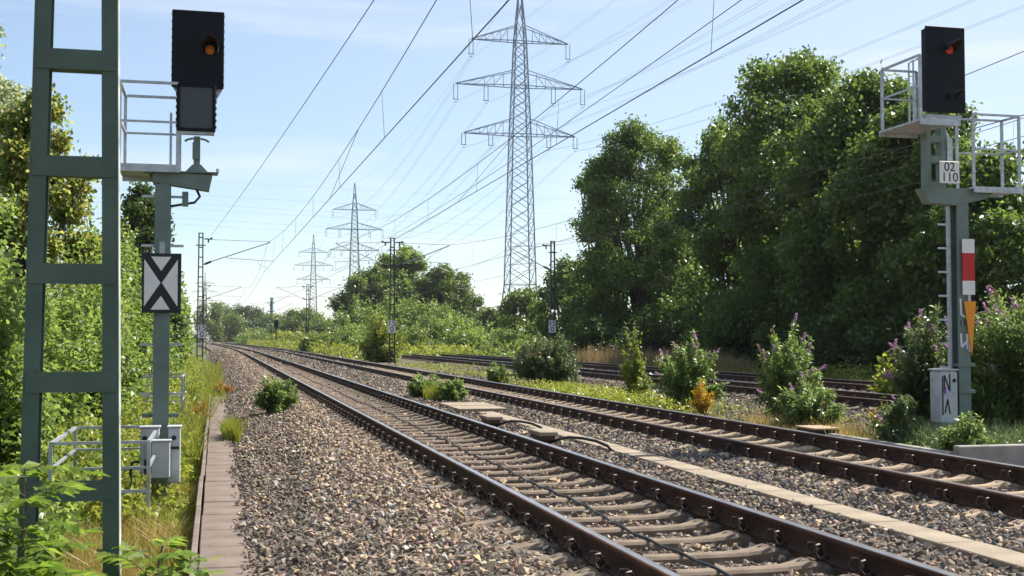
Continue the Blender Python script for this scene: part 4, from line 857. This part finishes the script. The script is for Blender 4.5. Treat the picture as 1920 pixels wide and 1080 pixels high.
# --- leafy bank on the left
GL = 'bushes on the leafy bank'
tree('pale_willow', 'pale silvery tree at the frame edge behind the near mast', -5.75, 31, 8.8, 1.75, 1.2, 60, 24000, .12, 'L_pale', 21, gz=-.4)
tree('maple_tree', 'tree with yellowish reddish tips seen through the near mast', -3.45, 24.5, 5.95, 1.2, .6, 46, 21000, .105, 'L_gold', 22, gz=-.5)
tree('dark_leafy_tree', 'dark leafy tree behind the post of the signal with amber lamp', -2.75, 47, 6.9, 1.35, 1.2, 40, 18000, .15, 'L_dark', 23, gz=-.6)
tree('maple_tree', 'dense green tree below the yellowish one, behind the near mast', -4.6, 20, 4.6, 1.7, .2, 50, 34000, .095, 'L_left', 24, gz=-.5)
for i, (lab, x, y, rx, ry, h, nl, L) in enumerate([
    ('bramble bush at the frame edge, the closest on the bank', -3.55, 12.4, 1.25, 1.7, 3.0, 34000, .085), ('bramble bush behind the near mast', -3.0, 15.6, 1.15, 1.8, 2.9, 36000, .085),
    ('bramble bush beyond the guard rail by the signal', -2.75, 19.2, 1.15, 1.9, 2.7, 32000, .085), ('leafy bush just behind the green signal post', -2.35, 23.2, 1.0, 1.9, 2.9, 26000, .09),
    ('leafy bush behind the farther guard rail', -2.7, 29.5, 1.25, 2.6, 3.9, 24000, .11), ('tall bush between the post and the mast plate', -2.6, 37, 1.35, 3.2, 4.6, 20000, .13),
    ('tall bush in front of the dark leafy tree', -2.7, 53, 1.5, 4.0, 5.0, 18000, .17), ('tall bush close to the mast with number plate', -2.9, 64, 1.6, 4.0, 5.9, 16000, .2), ('tall bush just past the mast with number plate', -3.6, 80, 1.8, 6, 6.2, 14000, .24),
    ('long bush far along the bank', -4.2, 105, 2.2, 14, 6.5, 13000, .32), ('last far bush along the bank', -6.5, 155, 3.0, 24, 7.5, 12000, .45), ('farthest hedge along the bank', -11, 230, 4.0, 34, 9, 11000, .6)]):
    shrub('bank_bush', lab, x, y, -.6, rx, ry, h+.6, 90, int(nl*.84), L*1.06, .66, 'L_left', 100+i, cat='bush', group=GL, spread=.11, base=.3 if ry < 3 else .5, vase=.5)
cover('bank_herbs', 'mixed green herbs along the foot of the leafy bank', lambda n_: np.stack([rng.uniform(-1.9, -.2, n_)-.25*(rng.random(n_)), 13+rng.uniform(0, 1, n_)**1.3*70], 1), lambda x, y: (.30+.28*np.sin(x*4+y*1.3)**2)*np.interp(x, [-2, -.9, -.22], [1.5, 1.1, .55])*np.interp(y, [13, 17, 40], [.6, 1, 1.3]), 34000, .085, .5, 'L_herb', 131, gzf)
cover('bank_ivy', 'dark green creeping leaves covering the slope behind the near mast', box2(-3.4, -1.25, 7.2, 22), lambda x, y: .25+.5*np.interp(x, [-3.4, -1.25], [1.3, .25])*(1+.3*np.sin(x*5+y*2)), 30000, .075, .75, 'L_left', 132, gzf)
grass('bank_dry_grass', 'dry golden grass between the near mast and the trough', box2(-1.7, -.22, 6.6, 16.5), lambda x, y: .16+.12*np.sin(x*3+y)**2, 16000, .009, 'L_dry', 133, gzf, .5)
grass('bank_green_grass', 'fresh grass at the foot of the near mast', box2(-2.6, -.25, 6.2, 22), lambda x, y: .18+.16*np.sin(x*2+y*1.7)**2, 9000, .012, 'L_grass', 134, gzf, .45)
grass('verge_grass', 'tall green and straw grass beside the far end of the trough', lambda n_: (lambda y: np.stack([rng.uniform(-1.3, -.22, n_)+rng.random(n_)*np.interp(y, [24, 34], [0, .55]), y], 1))(19+rng.random(n_)**1.2*60), lambda x, y: .38+.25*np.sin(x*4+y*.8)**2, 13000, .016, 'L_grass', 135, gzf, .4)
for i, (x, y, r, h, m, lab) in enumerate([(-.35, 27.5, .25, .75, 'L_rust', 'rusty brown weed beside the end of the trough'), (.25, 40, .35, .45, 'L_rust', 'reddish weed on the ballast edge far along the trough'), (-.6, 33, .3, .9, 'L_lime', 'yellow green weed beyond the farther guard rail')]):
    shrub('weed', lab, x, y, float(gzf(np.array([x]), np.array([y]))[0]), r, r, h, 26, 900, .07, .35, m, 150+i, cat='weed')
grass('trough_tuft', 'bright yellow green tuft growing on the trough', box2(.16, .40, 21.0, 22.4), lambda x, y: .34+0*x, 1300, .012, 'L_grass', 138, lambda x, y: -.42+0*x, .35)

# --- sapling in front of the near mast: stems with pinnate leaves
def sapling(label, x, y, gz, stems, seed):
    global rng; rng = np.random.default_rng(seed); t_ = thing('ash_sapling', label, 'sapling', (x, y, gz)); mb = MB(); P, A, N, L, T = [], [], [], [], []
    for (bx_, by_, tx_, ty_, h, nleaf) in stems:
        pts = [(bx_+(tx_-bx_)*q+.02*math.sin(q*6), by_+(ty_-by_)*q, h*q) for q in np.linspace(0, 1, 7)]; mb.tube(pts, [.011*(1-.65*q)+.002 for q in np.linspace(0, 1, 7)], 6)
        for k in range(nleaf):
            q = .16+.86*k/nleaf; b0 = np.array([bx_+(tx_-bx_)*q, by_+(ty_-by_)*q, h*q]); a = k*2.4+rng.uniform(-.3, .3); el = rng.uniform(.15, .75); ln = rng.uniform(.28, .46)*(1.1-.4*abs(q-.55))
            d = np.array([math.cos(a)*math.cos(el), math.sin(a)*math.cos(el), math.sin(el)]); rp = []
            for s in np.linspace(0, 1, 5): rp.append(b0+d*ln*s+np.array([0, 0, -.16*ln*s*s*2]))
            mb.tube([tuple(v) for v in rp], [.004, .0035, .003, .0022, .0015], 4); sd = np.cross(d, [0, 0, 1.]); sd /= np.linalg.norm(sd)
            for s in np.linspace(.22, 1, 8):
                c = b0+d*ln*s+np.array([0, 0, -.32*ln*s*s]); tn = rng.normal(.5, .2)
                for sg_ in ((-1, 1) if s < .99 else (0,)):
                    P.append(c); A.append(sd*sg_*.95+d*(.55 if sg_ else 1)+np.array([0, 0, -.28])+rng.normal(0, .14, 3)); N.append(np.array([0, 0, 1])+rng.normal(0, .28, 3)); L.append(rng.uniform(.095, .145)); T.append(tn+rng.normal(0, .1))
    mb.build('stem', 'stem', t_); leaf_mesh('foliage', np.array(P), np.array(A), np.array(N), np.array(L), np.array(L)*.42, 'L_sap', np.array(T), t_, fold=.18)
sapling('young ash sapling with feathery leaves in front of the near mast', -.98, 7.15, -.68, [(0, 0, -.02, .02, 1.28, 30), (-.12, .05, -.3, .05, 1.05, 20), (.1, -.02, .16, -.1, .75, 16), (-.3, -.1, -.22, -.2, .8, 14), (-.45, .1, -.6, .1, .95, 16), (.25, .1, .42, 0, .6, 12)], 141)
sapling('low sapling between the near mast and the trough', -.44, 7.6, -.68, [(0, 0, .06, 0, .62, 15), (.08, .3, .14, .25, .72, 12)], 142)
sapling('leafy shoots at the bottom frame edge by the near mast', -.75, 6.5, -.68, [(0, 0, .05, 0, .5, 13), (-.35, 0, -.4, .05, .55, 13), (.3, .15, .33, .1, .38, 9)], 143)
sapling('leafy sapling at the corner of the frame left of the near mast', -1.35, 7.3, -.68, [(0, 0, -.05, 0, 1.0, 20), (-.2, .2, -.25, .25, .85, 16), (.15, -.25, .2, -.3, .7, 14)], 144)

# --- shrubs on the ballast
shrub('small_bush', 'round green bush alone on the ballast slope beside the trough', 1.27, 26.6, -.32, .47, .45, .86, 70, 5200, .085, .42, 'L_bud', 201, cat='bush', spread=.08)
shrub('small_bush', 'grassy round bush between the nearest tracks, farther from the cover plates', 5.15, 30.4, -.22, .55, .5, .62, 60, 4200, .10, .3, 'L_bud', 202, cat='bush', spread=.08)
shrub('small_bush', 'dark round bush between the nearest tracks, next to the cover plates', 5.42, 28.6, -.22, .42, .4, .60, 60, 4200, .075, .42, 'L_bud', 203, cat='bush', spread=.08)
grass('bush_grass', 'fine grass tuft between the two round bushes', box2(4.95, 5.6, 28.6, 30.6), lambda x, y: .40+0*x, 1500, .014, 'L_grass', 204, lambda x, y: -.23+0*x, .3)
FG = 'flowering shrubs between second and third track'
def px(u, D, v): x, y = at(u, D); return x, y, float(gzf(np.array([x]), np.array([y]))[0]), hz(v, D)
for i, (lab, u, D, top, rx, nst, nl, L, m, nfl, fc) in enumerate([
    ('big dull green flowering shrub with faded blooms in front of the large pylon', 1025, 41.5, 625, 1.20, 110, 15000, .12, 'L_budd', 22, 'F_brown'),
    ('green purple-flowering shrub behind the orange weed', 1290, 28.5, 630, .86, 60, 9500, .105, 'L_bud', 20, 'F_purple'),
    ('tall purple-flowering shrub standing alone in mid ballast', 1478, 23.5, 606, .66, 56, 8000, .10, 'L_bud', 18, 'F_purple'),
    ('low spreading shrub at the foot of the tall purple-flowering one', 1515, 21.5, 712, .66, 60, 6500, .095, 'L_bud', 7, 'F_purple'),
    ('huge dark purple-flowering shrub right of the signal post', 1930, 19.8, 540, 1.5, 170, 42000, .095, 'L_bud', 90, 'F_purple'),
    ('purple-flowering shrub behind the white box of the signal', 1735, 20.8, 578, .70, 66, 9000, .10, 'L_budd', 24, 'F_purple'),
    ('flowering shrub directly behind the foot of the signal post', 1835, 20.6, 610, .75, 70, 11000, .10, 'L_budd', 16, 'F_purple'),
    ('dark shrub in front of the white box of the signal', 1688, 18.4, 742, .45, 50, 5200, .085, 'L_budd', 3, 'F_purple'),
    ('small leafy shoots at the foot of the signal post', 1805, 16.6, 775, .42, 40, 2600, .08, 'L_bud', 0, 'F_purple')]):
    x, y, g_, h = px(u, D, top); shrub('flowering_shrub', lab, x, y, g_, rx, rx*.85, h-g_, nst, nl, L, .34, m, 210+i, nfl=nfl, group=FG, droop=.35, fcol=fc, fsize=.19 if D < 30 else .24, spread=.06)
x, y, g_, h = px(1190, 32, 620); shrub('birch_sapling', 'slim light green birch sapling between two flowering shrubs', x, y, g_, .42, .42, h-g_, 26, 2400, .085, .6, 'L_herb', 230, cat='sapling', spread=.09)
x, y, g_, h = px(860, 36, 674); shrub('small_bush', 'small green plant in the ballast before the third track', 9.6, 42, -.36, .45, .45, .85, 40, 2200, .12, .4, 'L_bud', 231, cat='bush')
x, y, g_, h = px(1318, 26.4, 712); shrub('orange_weed', 'orange flowering weed in front of a flowering shrub', x, y, g_, .30, .3, h-g_, 46, 2200, .06, .3, 'L_orange', 232, cat='weed', spread=.08)
x, y, g_, h = px(1655, 19.6, 742); shrub('yellow_weed', 'yellow flowering weed beside the signal box', x, y, g_, .24, .24, h-g_, 30, 700, .07, .3, 'L_herb', 233, nfl=12, cat='weed', fcol='F_yellow', fsize=.10)
x, y, g_, h = px(1668, 30, 662); shrub('hogweed', 'tall pale green hogweed behind the third track', x, y, g_, .5, .4, h-g_, 22, 500, .16, .6, 'L_lime', 234, cat='weed')
cover('yellow_stonecrop', 'bright yellow green low plants beside the far rail of the second track', lambda n_: np.stack([rng.normal(10.1, .45, n_).clip(9.35, 11.4), rng.normal(32, 3.6, n_).clip(25, 41)], 1), lambda x, y: .15+.22*np.sin(x*3+y*1.2)**2, 8000, .07, .5, 'L_lime', 240, gzf)
cover('weed_patch', 'mixed green weeds among the flowering shrubs', lambda n_: np.stack([rng.uniform(9.6, 12.3, n_), rng.uniform(17, 46, n_)], 1), lambda x, y: (.05+.3*np.clip(np.sin(x*2.6+y*.9)*np.sin(y*.55), 0, 1)), 3600, .08, .4, 'L_herb', 241, gzf)
grass('straw_grass', 'straw coloured grass beside the low dark cable box', box2(9.3, 10.9, 16.6, 22), lambda x, y: .14+.22*np.sin(x*3+y)**2, 3000, .008, 'L_dry', 242, gzf, .5)
grass('wall_grass', 'shaded grass on top of the low concrete wall', box2(9.6, 12.3, 14.5, 16.4), lambda x, y: .3+.2*np.sin(x*4)**2, 2600, .01, 'L_budd', 243, lambda x, y: -.35+0*x, .4)  # dark leaf colour used here to paint in the shade of the shrubs
cover('wall_weeds', 'small leafy weeds behind the low concrete wall', box2(9.5, 12.4, 14.5, 17.2), lambda x, y: .2+.2*np.sin(x*3+y*2)**2, 3600, .07, .45, 'L_budd', 244, lambda x, y: -.4+0*x)
grass('reed_strip', 'tan reed grass in front of the tall trees', box2(20.9, 22.2, 48, 86), lambda x, y: 1.0+.3*np.sin(y*.7)**2, 7000, .03, 'L_reed', 245, lambda x, y: -.55+0*x, .2)
cover('tree_foot_herbs', 'yellow green herbs along the foot of the tall trees', box2(20.6, 23.5, 28, 60), lambda x, y: .5+.5*np.sin(y*.6)**2, 12000, .11, .5, 'L_herb', 246, lambda x, y: -.6+0*x)
# middle distance
for i, (lab, u, D, top, rx, ry, m, nl, L) in enumerate([
    ('leafy green bush around the mast between the tracks', 718, 86, 588, 1.5, 2.2, 'L_herb', 9000, .2), ('small dark bush along the far verge', 675, 105, 630, 1.2, 3, 'L_bud', 5000, .22),
    ('vine covered mound left of the large pylon, nearer the pylon', 905, 118, 600, 3.2, 4, 'L_left', 9000, .3), ('vine covered bush behind the third track', 800, 125, 596, 4.0, 4, 'L_far', 9000, .32), ('rounded bush between the mound and the tree group', 850, 135, 590, 3.5, 4, 'L_left', 8000, .32),
    ('sunlit weeds far along the second track', 610, 150, 622, 3.2, 14, 'L_lime', 8000, .32), ('bushes near the distant signal', 545, 230, 615, 5, 18, 'L_herb', 7000, .45), ('far sunlit bush at the end of the straight', 480, 330, 616, 6, 25, 'L_far', 6000, .6),
    ('green bush beside the second track, nearer than the sunlit weeds', 600, 135, 618, 2.2, 4, 'L_far', 6000, .28), ('spreading bush before the middle tree group', 655, 118, 606, 2.0, 3, 'L_left', 7000, .26), ('bush between the middle mast and the third track end', 775, 112, 612, 2.4, 3, 'L_far', 6500, .26),
    ('bright leafy mass under the dark side of the middle tree group', 680, 186, 556, 4.6, 4, 'L_left', 11000, .36), ('bright leafy mass under the tallest tree of the middle group', 757, 190, 540, 5.2, 4, 'L_left', 13000, .36), ('bright leafy mass at the pylon end of the middle tree group', 832, 184, 562, 4.4, 4, 'L_left', 11000, .36),
    ('dense bush left of the middle tree group', 650, 170, 590, 3.4, 5, 'L_far', 7000, .4), ('low dark bush at the foot of the large pylon', 965, 130, 612, 2.5, 4, 'L_far', 6000, .32)]):
    x, y = at(u, D); shrub('verge_bush', lab, x, y, -.7, rx, ry, hz(top, D)+.7, 70, nl, L, .6, m, 260+i, cat='bush', group='bushes in the middle distance', spread=.11, base=.3 if ry < 3 else .5, vase=.5)
cover('verge_weeds', 'yellow green weeds between second and third track far along', lambda n_: (lambda y: np.stack([rng.uniform(9.6, 12.3, n_)+curve_dx(y), y], 1))(rng.uniform(84, 270, n_)), lambda x, y: .45+.9*np.sin(y*.23+x)**2, 15000, .22, .5, 'L_herb', 280, lambda x, y: -.5+0*x)
cover('field_weeds', 'tall yellow green weeds beyond the farthest track', box2(21, 40, 84, 190), lambda x, y: 1.0+.9*np.sin(y*.2+x*.3)**2, 20000, .32, .55, 'L_far', 281, lambda x, y: -.8+0*x)
cover('third_track_weeds', 'low grass beside the third track near the mast', box2(10.6, 12.6, 46, 76), lambda x, y: .06+.30*np.clip(np.sin(x*2+y*.35), 0, 1), 2200, .12, .35, 'L_herb', 282, gzf)
cover('right_verge_weeds', 'weeds growing over the far end of third and fourth tracks', box2(13, 21, 96, 150), lambda x, y: .5+.5*np.sin(y*.3+x)**2, 9000, .28, .5, 'L_herb', 283, lambda x, y: -.35+0*x)

# ------------------------------------------------------------------ haze
hb = MB().box(0, 620, 38, 1500, 1400, 80); hm = bpy.data.materials.new('haze_air'); hm.use_nodes = True; n, l = hm.node_tree.nodes, hm.node_tree.links
n.remove(n['Principled BSDF']); pv = n.new('ShaderNodeVolumePrincipled'); pv.inputs['Color'].default_value = (.86, .92, 1, 1); pv.inputs['Density'].default_value = 0.00010; pv.inputs['Anisotropy'].default_value = .3
l.new(pv.outputs['Volume'], n['Material Output'].inputs['Volume']); M['haze'] = hm
HAZE = True
if HAZE: tag(hb.build('haze', 'haze'), 'thin summer haze in the air', 'haze', kind='stuff')
